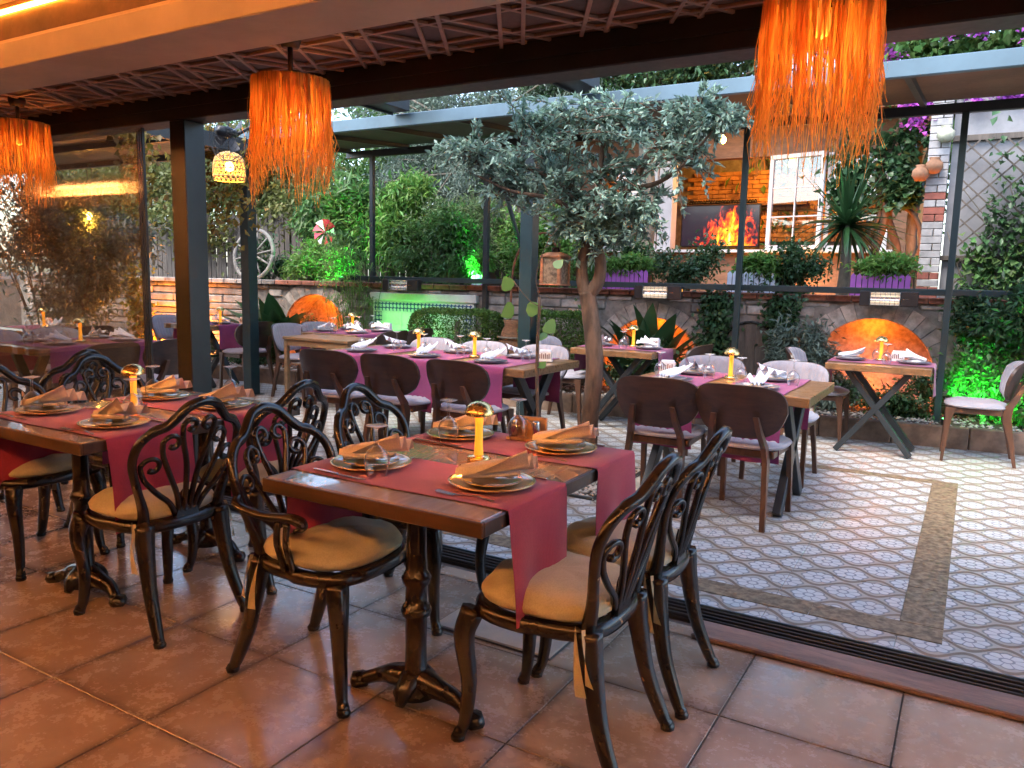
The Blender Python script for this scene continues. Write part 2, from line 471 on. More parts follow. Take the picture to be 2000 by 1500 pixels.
# ---------------------------------------------------------------- indoor floor
def terracotta():
    m, t, b = new_mat('terracotta_tile')
    w = world_pos(t)
    o = coord(t, 'Object')
    oi = t.nodes.new('ShaderNodeObjectInfo'); r = N(t, oi.outputs['Random'])
    n1 = noise(t, w, 2.6, 5, 0.6); n2 = noise(t, w, 11, 6, 0.7); n3 = noise(t, w, 70, 3)
    f = (n1 * 0.75 + n2 * 0.25 + r * 0.4 - 0.17).step(0.2, 0.85)
    col = mix(t, f, (0.22, 0.135, 0.088), (0.54, 0.385, 0.265))
    col = mix(t, (noise(t, w, 4.5, 2, 0.5) * 0.6 + n1 * 0.5).step(0.42, 0.8) * 0.7, col, (0.52, 0.42, 0.32))
    # worn printed ornament on some tiles
    sx = t.nodes.new('ShaderNodeSeparateXYZ'); t.links.new(o, sx.inputs[0])
    x, y = N(t, sx.outputs[0]), N(t, sx.outputs[1])
    wob = noise(t, w, 9, 3)
    a = ((x * 50.3 + (y * 25.1).sin() * 0.9 + wob * 1.0).sin() * (y * 50.3 + (x * 25.1).sin() * 0.9 - wob * 1.0).sin()).abs()
    bnd = ((x * x + y * y).sqrt() * 75.0 + (y.atan2(x) * 8.0).cos() * 1.2 + wob * 1.5).sin()
    orn = (a.step(0.55, 0.85) * 0.7 + bnd.step(0.5, 0.95) * 0.6).sat() * (r * 5.3).fmod(1.0).gt(0.5) * noise(t, w, 5, 3, 0.5).step(0.36, 0.66)
    col = mix(t, orn * 0.62, col, (0.52, 0.38, 0.26))
    # dirty edges
    ed = x.abs().mx(y.abs())
    col = mix(t, (ed + (n2 - 0.5) * 0.05).step(0.205, 0.249) * 0.55, col, (0.085, 0.055, 0.038))
    t.links.new(col, b.inputs['Base Color'])
    t.links.new((n2 * 0.26 + n3 * 0.1 + 0.08).s, b.inputs['Roughness'])
    b.inputs['Specular IOR Level'].default_value = 0.7
    b.inputs['Coat Weight'].default_value = 0.7; b.inputs['Coat Roughness'].default_value = 0.16; b.inputs['Coat IOR'].default_value = 1.65
    bump(t, b, n3 * 0.25 + n2 * 0.6, 0.14, 0.006)
    return m
terra = terracotta()
grout = M('tile_grout', (0.085, 0.065, 0.05), 0.9, 0, 0.3, 9, 0.4, 60)
floor = MB().box((-14, -5, -0.12), (5, 3.02, -0.004)).build('floor', grout)
tag(floor, 'terracotta tiled dining room floor', kind='structure')
TX, TY = -2.599, 1.387
tile_me = MB().box((-0.2475, -0.2475, -0.006), (0.2475, 0.2475, 0.002), 0.001).mesh('floor_tile'); tile_me.materials.append(terra)
for i in range(-12, 9):
    for j in range(-6, 3):
        k = obj('floor_tile', tile_me, None, floor, (TX + 0.5 * i + 0.25, TY + 0.5 * j + 0.25, RNG.uniform(-0.0004, 0.0003)))
        k.rotation_euler = (RNG.normal() * 0.0007, RNG.normal() * 0.0007, RNG.choice([0, PI / 2, PI]))
half_me = MB().box((-0.2475, -0.045, -0.006), (0.2475, 0.045, 0.002), 0.0025).mesh('cut_tile'); half_me.materials.append(terra)
for i in range(-12, 9):
    obj('floor_tile', half_me, None, floor, (TX + 0.5 * i + 0.25, 2.937, 0))

# sliding-door track, threshold board
tr = thing('door_track', 'black grooved sliding door track in the floor at the terrace edge', 'door track', (0, 3.10, 0))
MB().box((-9.5, -0.075, -0.02), (4, 0.075, 0.010), 0.003).build('base', darksteel, tr)
for y in (-0.066, -0.033, 0.0, 0.033, 0.066):
    MB().box((-9.5, y - 0.005, 0.0105), (4, y + 0.005, 0.026), 0.002).build('rail', darksteel if y != 0.066 else bluesteel, tr)
th = thing('threshold_board', 'worn old wooden plank lying along the sliding door track', 'board', (0.85, 2.95, 0.0))
MB().box((-1.70, -0.075, 0.003), (1.7, 0.072, 0.024), 0.005).build('plank', oldwood, th)
mt_m = cloth('door_mat_weave', (0.36, 0.325, 0.27), 0.95, 300)
mat_o = MB().box((-0.26, -0.115, 0), (0.26, 0.115, 0.010), 0.004).build('door_mat', mt_m)
mat_o.location = (-1.49, 2.53, 0.003)
MB().box((-0.266, -0.121, 0), (0.266, 0.121, 0.006), 0.002).build('border', black_m, mat_o)
tag(mat_o, 'flat beige door mat on the floor under the front dining table', 'mat')

# ---------------------------------------------------------------- terrace floor
def patio_tile_mat():
    m, t, b = new_mat('printed_patio_tile')
    w = world_pos(t)
    sx = t.nodes.new('ShaderNodeSeparateXYZ'); t.links.new(w, sx.inputs[0])
    P = 0.125
    x, y = (N(t, sx.outputs[0]) + 0.66) / P, (N(t, sx.outputs[1]) - 3.41) / P
    wv = (x * PI).cos() * 0.36
    k0 = y.floor()
    def sg(k): return (k.fmod(2.0) * 2.0) - 1.0
    low = y.lt(k0 + wv * sg(k0)); high = y.gt(k0 + 1.0 + wv * sg(k0 + 1.0))
    k = k0 - low + high                               # row of ogee cells the point lies in
    s_ = sg(k)
    band = (y - (k + wv * s_)).abs().mn((y - (k + 1.0 - wv * s_)).abs())
    brown = band.lt(0.105)
    line = (band - 0.125).abs().lt(0.02)
    x0 = s_ * 0.5 + 0.5
    cx = ((x - x0 + 1.0).fmod(2.0) - 1.0); cyy = y - k - 0.5
    r = (cx * cx * 0.86 + cyy * cyy).sqrt()
    an = cyy.atan2(cx)
    pet = (an * 4.0).cos().abs()
    petal = (r - (pet * 0.10 + 0.46)).lt(0.0)
    spoke = pet.lt(0.20) * r.gt(0.16) * petal
    ring = (r - 0.17).abs().lt(0.035)
    edge = (r - (pet * 0.10 + 0.47)).abs().lt(0.035)
    n1 = noise(t, w, 3.0, 4); n2 = noise(t, w, 60, 3)
    cream = mix(t, n1.step(0.3, 0.7), (0.36, 0.32, 0.26), (0.45, 0.41, 0.35))
    col = mix(t, petal, cream, (0.55, 0.55, 0.53))
    col = mix(t, (spoke + ring + edge).sat() * 0.8, col, (0.17, 0.18, 0.20))
    col = mix(t, brown, col, mix(t, n2.step(0.2, 0.8), (0.17, 0.115, 0.075), (0.24, 0.175, 0.12)))
    col = mix(t, line, col, (0.40, 0.37, 0.33))
    dirt = (noise(t, w, 1.3, 6, 0.65) * 1.0).step(0.42, 0.78)
    col = mix(t, dirt * 0.35, col, (0.24, 0.21, 0.18))
    t.links.new(col, b.inputs['Base Color'])
    t.links.new((n1 * 0.2 + n2 * 0.1 + 0.26).s, b.inputs['Roughness'])
    bump(t, b, n2, 0.08, 0.003)
    return m
patio_m = patio_tile_mat()
patio = MB().box((-16, 3.17, -0.12), (6, 8.9, -0.004)).build('patio_floor', M('pale_grout', (0.42, 0.38, 0.32), 0.85, 0, 0.25, 8, 0.3, 60))
tag(patio, 'patterned tile terrace floor', kind='structure')
pt_me = MB().box((-0.2485, -0.2485, -0.006), (0.2485, 0.2485, 0.001), 0.0015).mesh('patio_tile'); pt_me.materials.append(patio_m)
ptn_me = MB().box((-0.2485, -0.1185, -0.006), (0.2485, 0.1185, 0.001), 0.0015).mesh('patio_tile_cut'); ptn_me.materials.append(patio_m)
xs = [-0.16 - 0.25 - 0.5 * i for i in range(21)] + [0.09 + 0.5 * i for i in range(4)]
PIT = (-2.62, -1.98, 4.42, 5.32)
for x in xs:
    for j in range(9):
        y = 3.41 + 0.25 + 0.5 * j
        if PIT[0] - 0.1 < x < PIT[1] + 0.1 and PIT[2] < y < PIT[3]: continue
        o = obj('patio_tile', pt_me, None, patio, (x, y, RNG.uniform(-0.001, 0.0006)))
    obj('patio_tile', ptn_me, None, patio, (x, 3.2905, 0))
strip_m = M('antique_strip_tile', (0.20, 0.125, 0.07), 0.5, 0, 0.5, 30, 0.2, 90, base2=(0.30, 0.22, 0.13))
for k in range(6):
    MB().box((-0.16, 3.515 + 0.445 * k, 0.0005), (0.0, 3.957 + 0.445 * k, 0.0045), 0.0015).build('border_strip', strip_m, patio)
for k in range(9):
    x1 = -0.0 - 0.5 * k
    MB().box((x1 - 0.498, 3.365, 0.0005), (x1, 3.512, 0.0045), 0.0015).build('border_strip', strip_m, patio)
    if not (k in (3, 4, 5, 6)):
        MB().box((x1 - 0.498, 6.19, 0.0005), (x1, 6.30, 0.0045), 0.0015).build('border_strip', strip_m, patio)

def pebbles(name, xr, yr, z, n, mat, parent=None, size=0.02, label=None):
    me = MB(); ico = [(0, 0, .6), (.9, 0, 0), (0, .9, 0), (-.9, 0, 0), (0, -.9, 0), (0, 0, -.6)]
    fs = [(0, 1, 2), (0, 2, 3), (0, 3, 4), (0, 4, 1), (5, 2, 1), (5, 3, 2), (5, 4, 3), (5, 1, 4)]
    for i in range(n):
        s_ = size * random.uniform(0.5, 1.3); a = random.uniform(0, 6.3); c_, s2 = math.cos(a), math.sin(a)
        px, py = xr[0] + random.random() * (xr[1] - xr[0]), (yr[0] + random.random() * (yr[1] - yr[0]))
        zz = z(px, py) if callable(z) else z
        me.add([(px + s_ * (1.3 * v[0] * c_ - v[1] * s2), py + s_ * (1.3 * v[0] * s2 + v[1] * c_), zz + s_ * v[2]) for v in ico], fs, True)
    return tag(me.build(name, mat, parent), label, kind='stuff')
peb_m = leaf_mat('river_pebbles', (0.36, 0.34, 0.31), 0.55, 0.7, 0.0, 0.02)
pit = MB().box((PIT[0], PIT[2], -0.05), (PIT[1], PIT[3], -0.0005)).build('tree_pit_soil', soil); tag(pit, 'pebble filled tree pit', kind='structure')
pebbles('pit_pebbles', PIT[:2], PIT[2:], 0.008, 900, peb_m, None, 0.018, 'black and white pebbles round the tree foot')
for a, b_ in (((PIT[0], PIT[2]), (PIT[1], PIT[2])), ((PIT[0], PIT[3]), (PIT[1], PIT[3])), ((PIT[0], PIT[2]), (PIT[0], PIT[3])), ((PIT[1], PIT[2]), (PIT[1], PIT[3]))):
    MB().bar((a[0], a[1], 0.008), (b_[0], b_[1], 0.008), 0.018, 0.024, 0.003).build('pit_edging', darksteel, pit)

# ---------------------------------------------------------------- back line: kerb, bed and retaining wall
WD = Vector((0.99401, 0.10934, 0)).normalized(); WN = Vector((WD.y, -WD.x, 0)); WO = Vector((-0.85, 8.5, 0))
WM = Matrix(((WD.x, -WN.x, 0, WO.x), (WD.y, -WN.y, 0, WO.y), (0, 0, 1, 0), (0, 0, 0, 1)))   # local x along, y = into the wall
WANG = math.atan2(WD.y, WD.x)
def W(s, t, z): return WO + WD * s + WN * t + Vector((0, 0, z))
def wall_empty(name, label, cat, s=0, t=0, z=0, group=None):
    return thing(name, label, cat, W(s, t, z), WANG, group)
BED = 0.84
bed = MB().box((-13, -BED, -0.02), (4, 0.4, 0.175), 0).build('bed_soil', soil); bed.matrix_world = WM
tag(bed, 'raised planting bed', kind='structure')
kerb_m = M('kerb_stone', (0.20, 0.135, 0.095), 0.8, 0, 0.4, 6, 0.5, 50, obj_rand=0.15)
kerb = thing('kerb', None, None, WO, WANG); tag(kerb, 'brown kerb edging the planting bed', kind='structure')
for k in range(28):
    x0 = -13 + 0.6 * k
    MB().box((x0 + 0.003, -BED - 0.075, -0.02), (x0 + 0.597, -BED - 0.001, 0.188 + random.uniform(0, .006)), 0.008).build('kerb_stone', kerb_m, kerb)
pb = pebbles('bed_pebbles', (-12, 3.5), (-BED + 0.02, -0.1), 0.178, 3800, peb_m, None, 0.02, 'pale pebbles scattered over the planting bed')
pb.matrix_world = WM

ARCH = [(0.0, 0.50, 0.56), (-2.22, 0.45, 0.53), (-6.80, 0.60, 0.50)]
TOP = 1.215
wall = wall_empty('retaining_wall', 'stone and brick retaining wall with arched niches behind the planting bed', 'wall')
mortar = M('wall_mortar', (0.20, 0.18, 0.16), 0.95, 0, 0.3, 10, 0.8, 50)
niche_m = M('niche_stucco', (0.42, 0.33, 0.26), 0.9, 0, 0.3, 20, 1.0, 26)
stone_m = M('wall_stone', (0.36, 0.32, 0.29), 0.85, 0, 0.45, 7, 0.8, 38, obj_rand=0.38, base2=(0.46, 0.40, 0.35))
brick_m = M('arch_brick', (0.35, 0.30, 0.26), 0.85, 0, 0.4, 12, 0.7, 60, obj_rand=0.3, base2=(0.42, 0.36, 0.31))
redbrick = M('coping_brick', (0.24, 0.095, 0.06), 0.85, 0, 0.4, 12, 0.6, 60, obj_rand=0.25)
def arch_z(s):
    for c, zc, R in ARCH:
        if abs(s - c) < R: return zc + math.sqrt(max(0, R * R - (s - c) ** 2))
    return None
core, nin = MB(), MB()
brk = sorted(set([-12.8, 3.6] + [round(c + R * math.cos(PI * k / 20), 4) for c, zc, R in ARCH for k in range(21)]))
for a, b_ in zip(brk, brk[1:]):
    m_ = arch_z((a + b_) / 2)
    za = zb = 0.0
    if m_ is not None:
        c, zc, R = min(ARCH, key=lambda q: abs(q[0] - (a + b_) / 2))
        f_ = lambda s_: zc + math.sqrt(max(0, R * R - (s_ - c) ** 2))
        za, zb = f_(a), f_(b_)
        nin.add([(a, 0, za), (b_, 0, zb), (b_, 0.42, zb), (a, 0.42, za)], [(0, 1, 2, 3)], True)
        nin.add([(a, 0.42, 0.1), (b_, 0.42, 0.1), (b_, 0.42, zb), (a, 0.42, za)], [(0, 1, 2, 3)])
    core.add([(a, 0, za), (b_, 0, zb), (b_, 0, TOP), (a, 0, TOP), (a, 0.5, TOP), (b_, 0.5, TOP)], [(0, 1, 2, 3), (3, 2, 5, 4)])
for c, zc, R in ARCH:
    for sg in (-1, 1): nin.add([(c + sg * R, 0, 0.1), (c + sg * R, 0.42, 0.1), (c + sg * R, 0.42, zc), (c + sg * R, 0, zc)], [(0, 1, 2, 3)])
core.build('wall_core', mortar, wall); nin.build('niche', niche_m, wall)
# voussoirs
for c, zc, R in ARCH:
    n = 17
    for k in range(n):
        a0, a1 = PI * (k + 0.03) / n, PI * (k + 0.97) / n
        R1 = R + 0.17 + random.uniform(-0.01, 0.012); R0 = R + 0.004; y = -0.03 - random.uniform(0, 0.012)
        vs = []
        for yy in (y, 0.05):
            for (rr, aa) in ((R0, a0), (R1, a0), (R1, a1), (R0, a1)):
                vs.append((c + rr * math.cos(aa), yy, zc + rr * math.sin(aa)))
        MB().add(vs, [(0, 1, 2, 3), (7, 6, 5, 4), (0, 4, 5, 1), (1, 5, 6, 2), (2, 6, 7, 3), (3, 7, 4, 0)]).build('arch_brick', brick_m, wall)
    for sg in (-1, 1):
        z0 = 0.17
        while z0 < zc - 0.03:
            h = min(0.085, zc - z0)
            xa, xb = sorted((c + sg * (R + 0.004), c + sg * (R + 0.15)))
            MB().box((xa, -0.035, z0), (xb, 0.05, z0 + h - 0.008), 0.006).build('arch_brick', brick_m, wall); z0 += 0.085
# rubble stones in courses
DOOR = (-1.17, 0.70, 0.275)
def blocked(x0, x1, z0, z1):
    for c, zc, R in ARCH:
        RR = R + 0.185
        for px in (x0, (x0 + x1) / 2, x1):
            for pz in (z0, z1):
                if pz < zc and abs(px - c) < RR: return True
                if (px - c) ** 2 + (pz - zc) ** 2 < RR * RR: return True
    c, zc, R = DOOR
    if x1 > c - R - .03 and x0 < c + R + .03 and z0 < zc: return True
    for px in (x0, (x0 + x1) / 2, x1):
        if (px - c) ** 2 + (z0 - zc) ** 2 < (R + .03) ** 2: return True
    if x1 > -5.95 and x0 < -4.3 and z0 < 1.14: return True     # tiled panel
    return False
z0 = 0.17
while z0 < TOP - 0.05:
    h = random.uniform(0.085, 0.135); h = min(h, TOP - 0.004 - z0); x = -12.6
    while x < 3.4:
        L = random.uniform(0.16, 0.42)
        if x < -7.6: L = random.uniform(0.45, 0.95)
        x1 = x + L
        if not blocked(x, x1, z0, z0 + h):
            MB().box((x + 0.006, -random.uniform(0.012, 0.04), z0 + 0.004), (x1 - 0.006, 0.06, z0 + h - 0.006), 0.012).build('wall_stone', stone_m, wall)
            x = x1
        elif L > 0.17: 
            x += 0.05
        else: x += 0.05
    z0 += h
x = -12.6
while x < 3.4:
    MB().box((x + 0.004, -0.075, TOP + 0.002), (x + 0.221, 0.16, TOP + 0.062), 0.007).build('coping_brick', redbrick if x > -7.5 else stone_m, wall); x += 0.225
# niche lamps
def niche_lamp(i, lab, power):
    c, zc, R = ARCH[i]
    t_ = wall_empty('niche_lamp', lab, 'lamp', c, -0.12, 0.176, 'lamps glowing in the wall niches')
    MB().lathe([(0.0, 0), (0.05, 0), (0.05, 0.03), (0.035, 0.045), (0.0, 0.045)], 14).build('housing', black_m, t_)
    MB().lathe([(0.0, 0.0465), (0.03, 0.0465), (0.024, 0.062), (0, 0.066)], 14).build('lens', emit('amber_lens', (1, 0.22, 0.01), 15), t_)
    lamp('niche_light', (0, 0.05, 0.12), (1, 0.19, 0.01), power, 0.06, t_)
    lamp('niche_light', (0, 0.12, R * 0.85 + zc - 0.176), (1, 0.20, 0.012), power * 0.75, 0.05, t_)
niche_lamp(0, 'amber floor lamp inside the arched niche behind the small table nearest the trellis', 1.9)
niche_lamp(1, 'amber floor lamp inside the niche hidden by broad dark leaves beside the tree', 1.8)
niche_lamp(2, 'amber floor lamp inside the niche on the far side of the papyrus', 2.0)
# arched blind door
ad = wall_empty('arched_hatch', 'small dark arched wooden hatch set in the stone wall between ivy strands', 'hatch', DOOR[0], 0, 0)
poly = [(-DOOR[2], 0.17)] + [(-DOOR[2] * math.cos(PI * k / 14), DOOR[1] + DOOR[2] * math.sin(PI * k / 14)) for k in range(15)] + [(DOOR[2], 0.17)]
RX = Matrix.Rotation(PI / 2, 4, 'X')
for k in range(5):
    xa, xb = -DOOR[2] + k * 0.11 + 0.002, -DOOR[2] + (k + 1) * 0.11 - 0.002
    f_ = lambda q: DOOR[1] + math.sqrt(max(0, DOOR[2] ** 2 - q * q))
    pl = [(xa, 0.17), (xb, 0.17), (xb, f_(xb)), ((xa + xb) / 2, f_((xa + xb) / 2)), (xa, f_(xa))]
    MB().prism(pl, -0.03, 0.022, RX).build('plank', fence_wood, ad)
MB().tube([(p_[0], -0.03, p_[1]) for p_ in poly], 0.014, 6).build('iron_band', iron, ad)

# glazed panel lit green
def panel_mat():
    m, t, b = new_mat('glazed_border_tile')
    w = coord(t, 'Object'); sx = t.nodes.new('ShaderNodeSeparateXYZ'); t.links.new(w, sx.inputs[0])
    x, z = N(t, sx.outputs[0]), N(t, sx.outputs[2])
    a = ((x * 60.0 + z * 60.0).sin() + (x * 60.0 - z * 60.0).sin() * 0.8).abs().step(0.55, 0.7)
    t.links.new(mix(t, a, (0.05, 0.08, 0.22), (0.55, 0.62, 0.6)), b.inputs['Base Color']); b.inputs['Roughness'].default_value = 0.2
    return m
gp = wall_empty('tiled_fountain_panel', 'pale glazed tile wall panel with blue patterned border under green light', 'wall panel', -5.12, 0.0, 0)
palet = M('pale_glazed_tile', (0.62, 0.64, 0.60), 0.3, 0, 0.12, 5, 0.08, 40)
MB().box((-0.72, -0.06, 0.16), (0.72, 0.02, 1.06)).build('backing', palet, gp)
MB().box((-0.76, -0.09, 1.06), (0.76, 0.02, 1.16), 0.01).build('coping', palet, gp)
bt = panel_mat()
for k in range(12): MB().box((-0.70 + k * 0.117, -0.068, 0.93), (-0.588 + k * 0.117, -0.05, 1.04), 0.002).build('border_tile', bt, gp)
for k in range(6):
    for sx_ in (-0.70, 0.587): MB().box((sx_, -0.068, 0.92 - (k + 1) * 0.117), (sx_ + 0.112, -0.05, 0.92 - k * 0.117 - 0.005), 0.002).build('border_tile', bt, gp)
for i in range(4):
    for k in range(5): MB().box((-0.577 + i * 0.29, -0.066, 0.17 + k * 0.15), (-0.29 + i * 0.29, -0.05, 0.317 + k * 0.15), 0.002).build('panel_tile', palet, gp)

# ---------------------------------------------------------------- upper terrace ground and far ground
terr = MB().box((-30, 0.5, 0.0), (14, 22, 1.16)).build('terrace_ground', soil); terr.matrix_world = WM
tag(terr, 'upper garden ground', kind='structure')
gr = MB().box((-120, -60, -0.5), (120, 160, -0.13)).build('ground', M('far_ground', (0.12, 0.11, 0.08), 0.95, 0, 0.3, 0.6, 0, 5)); tag(gr, 'ground around the restaurant', kind='structure')

# ---------------------------------------------------------------- dining room shell
plaster = M('soffit_plaster', (0.55, 0.42, 0.31), 0.7, 0, 0.1, 3, 0.1, 40)
warmwall = M('dining_room_plaster', (0.45, 0.30, 0.19), 0.8, 0, 0.15, 2, 0.1, 40)
panel_b = M('ceiling_panel', (0.11, 0.05, 0.027), 0.55, 0, 0.3, 5, 0.06, 50)
CZ = 2.375
ceil = MB().box((-13, 1.99, CZ), (5, 3.3, CZ + 0.15)).build('ceiling', panel_b); tag(ceil, 'dark ceiling behind the lattice', kind='structure')
tray = MB().box((-13, -5, 2.62), (5, 2.16, 2.78)).box((-13, -5, 2.30), (5, -.96, 2.36)).box((-13, -1.04, 2.361), (5, -.96, 2.47)).box((-13, -5, 2.361), (5, -1.28, 2.619)).build('tray_ceiling', plaster); tag(tray, 'raised plaster tray ceiling', kind='structure')
sof = MB()
sof.box((-13, 1.855, 2.20), (5, 1.99, 2.30), 0.004).box((-13, 1.992, 2.21), (5, 2.15, 2.62))
so = sof.build('soffit_beam', plaster); tag(so, 'plaster soffit beam edging the tray ceiling', 'beam', kind='structure')
beam = MB().box((-13, 3.03, 2.235), (5, 3.19, 2.60), 0.006).box((-13, 3.018, 2.30), (5, 3.029, 2.315)).build('beam', beamwood); tag(beam, 'dark beam over the terrace opening', kind='structure')
for nm, lo, hi in (('wall_back', (-13, -5.2, 0), (5, -5, 2.78)), ('wall_side', (5, -5.2, 0), (5.2, 1.0, 2.78)), ('wall_far', (-13.2, -5.2, 0), (-13, 3.2, 2.78))):
    tag(MB().box(lo, hi).build(nm, warmwall), 'plaster wall of the dining room', kind='structure')
roof = MB().box((-13.2, -5.2, 2.79), (5.2, 3.3, 2.9)).build('roof', darksteel); tag(roof, 'flat roof over the dining room', kind='structure')
# lattice of thin strips on the ceiling
lat_m = M('lattice_strip', (0.36, 0.20, 0.14), 0.5, 0, 0.15, 6, 0.05, 60)
bars = []
A_, H_, G_ = 0.38, 0.38 * 0.8660, 0.046        # triangular grid of nodes; a pair of strips along each of its three directions
for j in range(-3, 3):
    for i in range(-31, 20):
        nx, ny = -1.93 + A_ * i - A_ / 2 * j, 2.58 + H_ * j
        if nx < -11 or nx > 1.5: continue
        for f_, an in enumerate((0, PI / 3, 2 * PI / 3)):
            dx, dy = math.cos(an), math.sin(an)
            for sg in (-1, 1):
                ox, oy = -dy * G_ * sg, dx * G_ * sg
                pts = [(nx + ox + dx * A_ * q / 24, ny + oy + dy * A_ * q / 24) for q in range(25)]
                pts = [q for q in pts if 1.995 <= q[1] <= 3.028]
                if len(pts) > 2: bars.append((pts[0], pts[-1], 0.0165, f_))
vis = sorted(bars, key=lambda q: (q[0][0] + 1.9) ** 2 + (q[0][1] - 2.5) ** 2)
rest = MB()
for k, (a, b_, w_, f_) in enumerate(vis):
    zc = CZ - 0.0065 - 0.0015 * f_
    m_ = MB() if k < 300 else rest
    m_.bar((a[0], a[1], zc), (b_[0], b_[1], zc), w_, 0.013, 0.0015)
    if k < 300: m_.build('lattice_strip', lat_m, ceil)
tag(rest.build('lattice_strips', lat_m, ceil), None, kind='stuff')
# LED cove
led = thing('cove_light_strip', 'glowing orange light strip in the cove along the ceiling soffit', 'light strip', (0, 2.07, 2.33))
MB().box((-12.9, -0.075, 0.155), (4.9, 0.07, 0.17)).build('channel', plaster, led)
MB().box((-12.9, -0.088, 0.150), (4.9, -0.0765, 0.168)).build('diffuser', emit('orange_led', (1.0, 0.33, 0.03), 15), led)
# added strip and lip behind the camera, out of view, brightening the room
MB().box((-12.9, -3.27, .045), (4.9, -3.18, .06)).build('diffuser', emit('added_rear_led', (1.0, 0.55, 0.22), 58), led)

# post and sliding glass
post = thing('steel_post', 'dark square steel post beside the stacked sliding glass panels', 'post', (-4.04, 3.10, 0))
MB().box((-0.065, -0.07, 0.01), (0.065, 0.07, 2.234), 0.004).build('shaft', M('black_post_paint', (0.012, 0.014, 0.014), 0.4, 0, 0.3, 4, 0.06, 50), post)
MB().box((-0.10, -0.10, 0.0), (0.10, 0.10, 0.012), 0.003).build('base_plate', darksteel, post)
edge_m = M('glass_edge_profile', (0.015, 0.016, 0.016), 0.4, 0.2, 0.2, 3, 0, 30)
for k, (x0, x1, y) in enumerate(((-5.75, -4.43, 3.085), (-7.05, -4.50, 3.118), (-9.3, -4.57, 3.15))):
    g_ = thing('sliding_glass_panel', ('sliding glass panel nearest the dark post, its edge farthest right', 'middle sliding glass panel of the three stacked by the post', 'outermost sliding glass panel, farthest from the dark post')[k], 'glass panel', (0, y, 0.03), 0, 'sliding glass panels')
    MB().box((x0 + 0.008, -0.004, 0.02), (x1 - 0.008, 0.004, 2.2)).build('pane', pane_m, g_)
    MB().box((x1 - 0.007, -0.008, 0.0), (x1 + 0.005, 0.008, 2.2)).build('edge_profile', edge_m, g_)
    MB().box((x0, -0.009, 0.0), (x1 - 0.008, 0.009, 0.019)).build('bottom_rail', edge_m, g_)

# ---------------------------------------------------------------- terrace canopy, posts, rail
can = thing('terrace_canopy', 'long dark steel canopy with pale grey fascia over the back of the terrace', 'canopy', (0, 0, 0))
CF, CR = 6.2, 8.0
under = M('canopy_underside', (0.055, 0.06, 0.05), 0.6, 0, 0.25, 2, 0.05, 30)
for k in range(10):
    x0 = -7.2 + .95 * k
    MB().add([(x0, CF + .03, 2.86), (x0 + .95, CF + .03, 2.86), (x0 + .95, CR, 2.985), (x0, CR, 2.985), (x0, CF + .03, 2.885), (x0 + .95, CF + .03, 2.885), (x0 + .95, CR, 3.01), (x0, CR, 3.01)],
             [(3, 2, 1, 0), (4, 5, 6, 7), (0, 1, 5, 4), (2, 3, 7, 6), (0, 4, 7, 3), (1, 2, 6, 5)]).build('roof_sheet', under if k < 5 else M('canopy_underside_wood', (0.15, 0.075, 0.04), 0.6, 0, 0.25, 2, 0.05, 30), can)
    MB().bar((x0, CF + .03, 2.835), (x0, CR, 2.96), 0.045, 0.05).build('rib', darksteel, can)
MB().box((-7.25, CF - 0.03, 2.80), (2.35, CF + 0.028, 2.915), 0.006).build('fascia', bluesteel, can)
MB().box((-7.25, CR - 0.03, 2.87), (2.35, CR + 0.03, 2.955), 0.004).build('rear_beam', darksteel, can)
def spost(name, label, x, y, z0, z1, w_, mat_, grp='steel posts under the terrace canopy'):
    p_ = thing(name, label, 'post', (x, y, z0), 0, grp)
    MB().box((-w_ / 2, -w_ / 2, 0.006), (w_ / 2, w_ / 2, z1 - z0), 0.003).build('shaft', mat_, p_)
    MB().box((-w_ * 0.8, -w_ * 0.8, 0), (w_ * 0.8, w_ * 0.8, 0.0065), 0.001).build('base_plate', mat_, p_)
spost('canopy_post', 'thick blue grey canopy post just behind the tree trunk and lantern', -3.82, 6.80, 0.0, 2.84, 0.135, tealsteel)
spost('canopy_post', 'thick teal post behind the small table, past the dark door post', -7.0, 6.12, 0.0, 2.795, 0.125, tealsteel)
spost('canopy_post', 'slim dark post rising from the papyrus clump', -6.77, 7.93, 0.176, 2.87, 0.055, darksteel)
spost('canopy_post', 'slim upright dark post of the pair behind the clipped hedges', -5.06, 7.97, 0.176, 2.87, 0.06, darksteel)
spost('canopy_post', 'slim green post in front of the television window', -2.07, 7.98, 0.176, 2.87, 0.055, tealsteel)
spost('canopy_post', 'slim green post crossing the ivy trellis', -0.22, 7.99, 0.176, 2.87, 0.055, tealsteel)
br = MB().tube([(-5.03, 8.02, 2.9), (-4.66, 8.4, 1.26)], 0.028, 8).build('brace_pole', darksteel); tag(br, 'slanting dark pole crossing the slim post behind the hedges', 'pole')
rail = wall_empty('steel_rail', 'green steel rail carrying the heaters along the wall top', 'rail', 0, 0.20, 1.30)
MB().box((-6.2, -0.02, 0), (1.1, 0.02, 0.06), 0.004).build('bar', tealsteel, rail)
for k in range(6): MB().box((-6.0 + k * 1.4, 0.02, 0.0), (-5.96 + k * 1.4, 0.13, 0.04)).build('bracket', tealsteel, rail)
for k, (x, y) in enumerate(((-2.92, 0), (-4.88, 0))):
    rf = MB().box((x - 0.10, 3.0, 2.92), (x + 0.10, 6.14, 3.04), 0.004).box((x - 0.115, 3.0, 2.90), (x - 0.10, 6.14, 2.93)).build('rafter', darksteel)
    tag(rf, ('dark steel rafter above the tree top', 'dark steel rafter beside the pale corrugated roof')[k], 'rafter', 'steel rafters between roof and canopy')
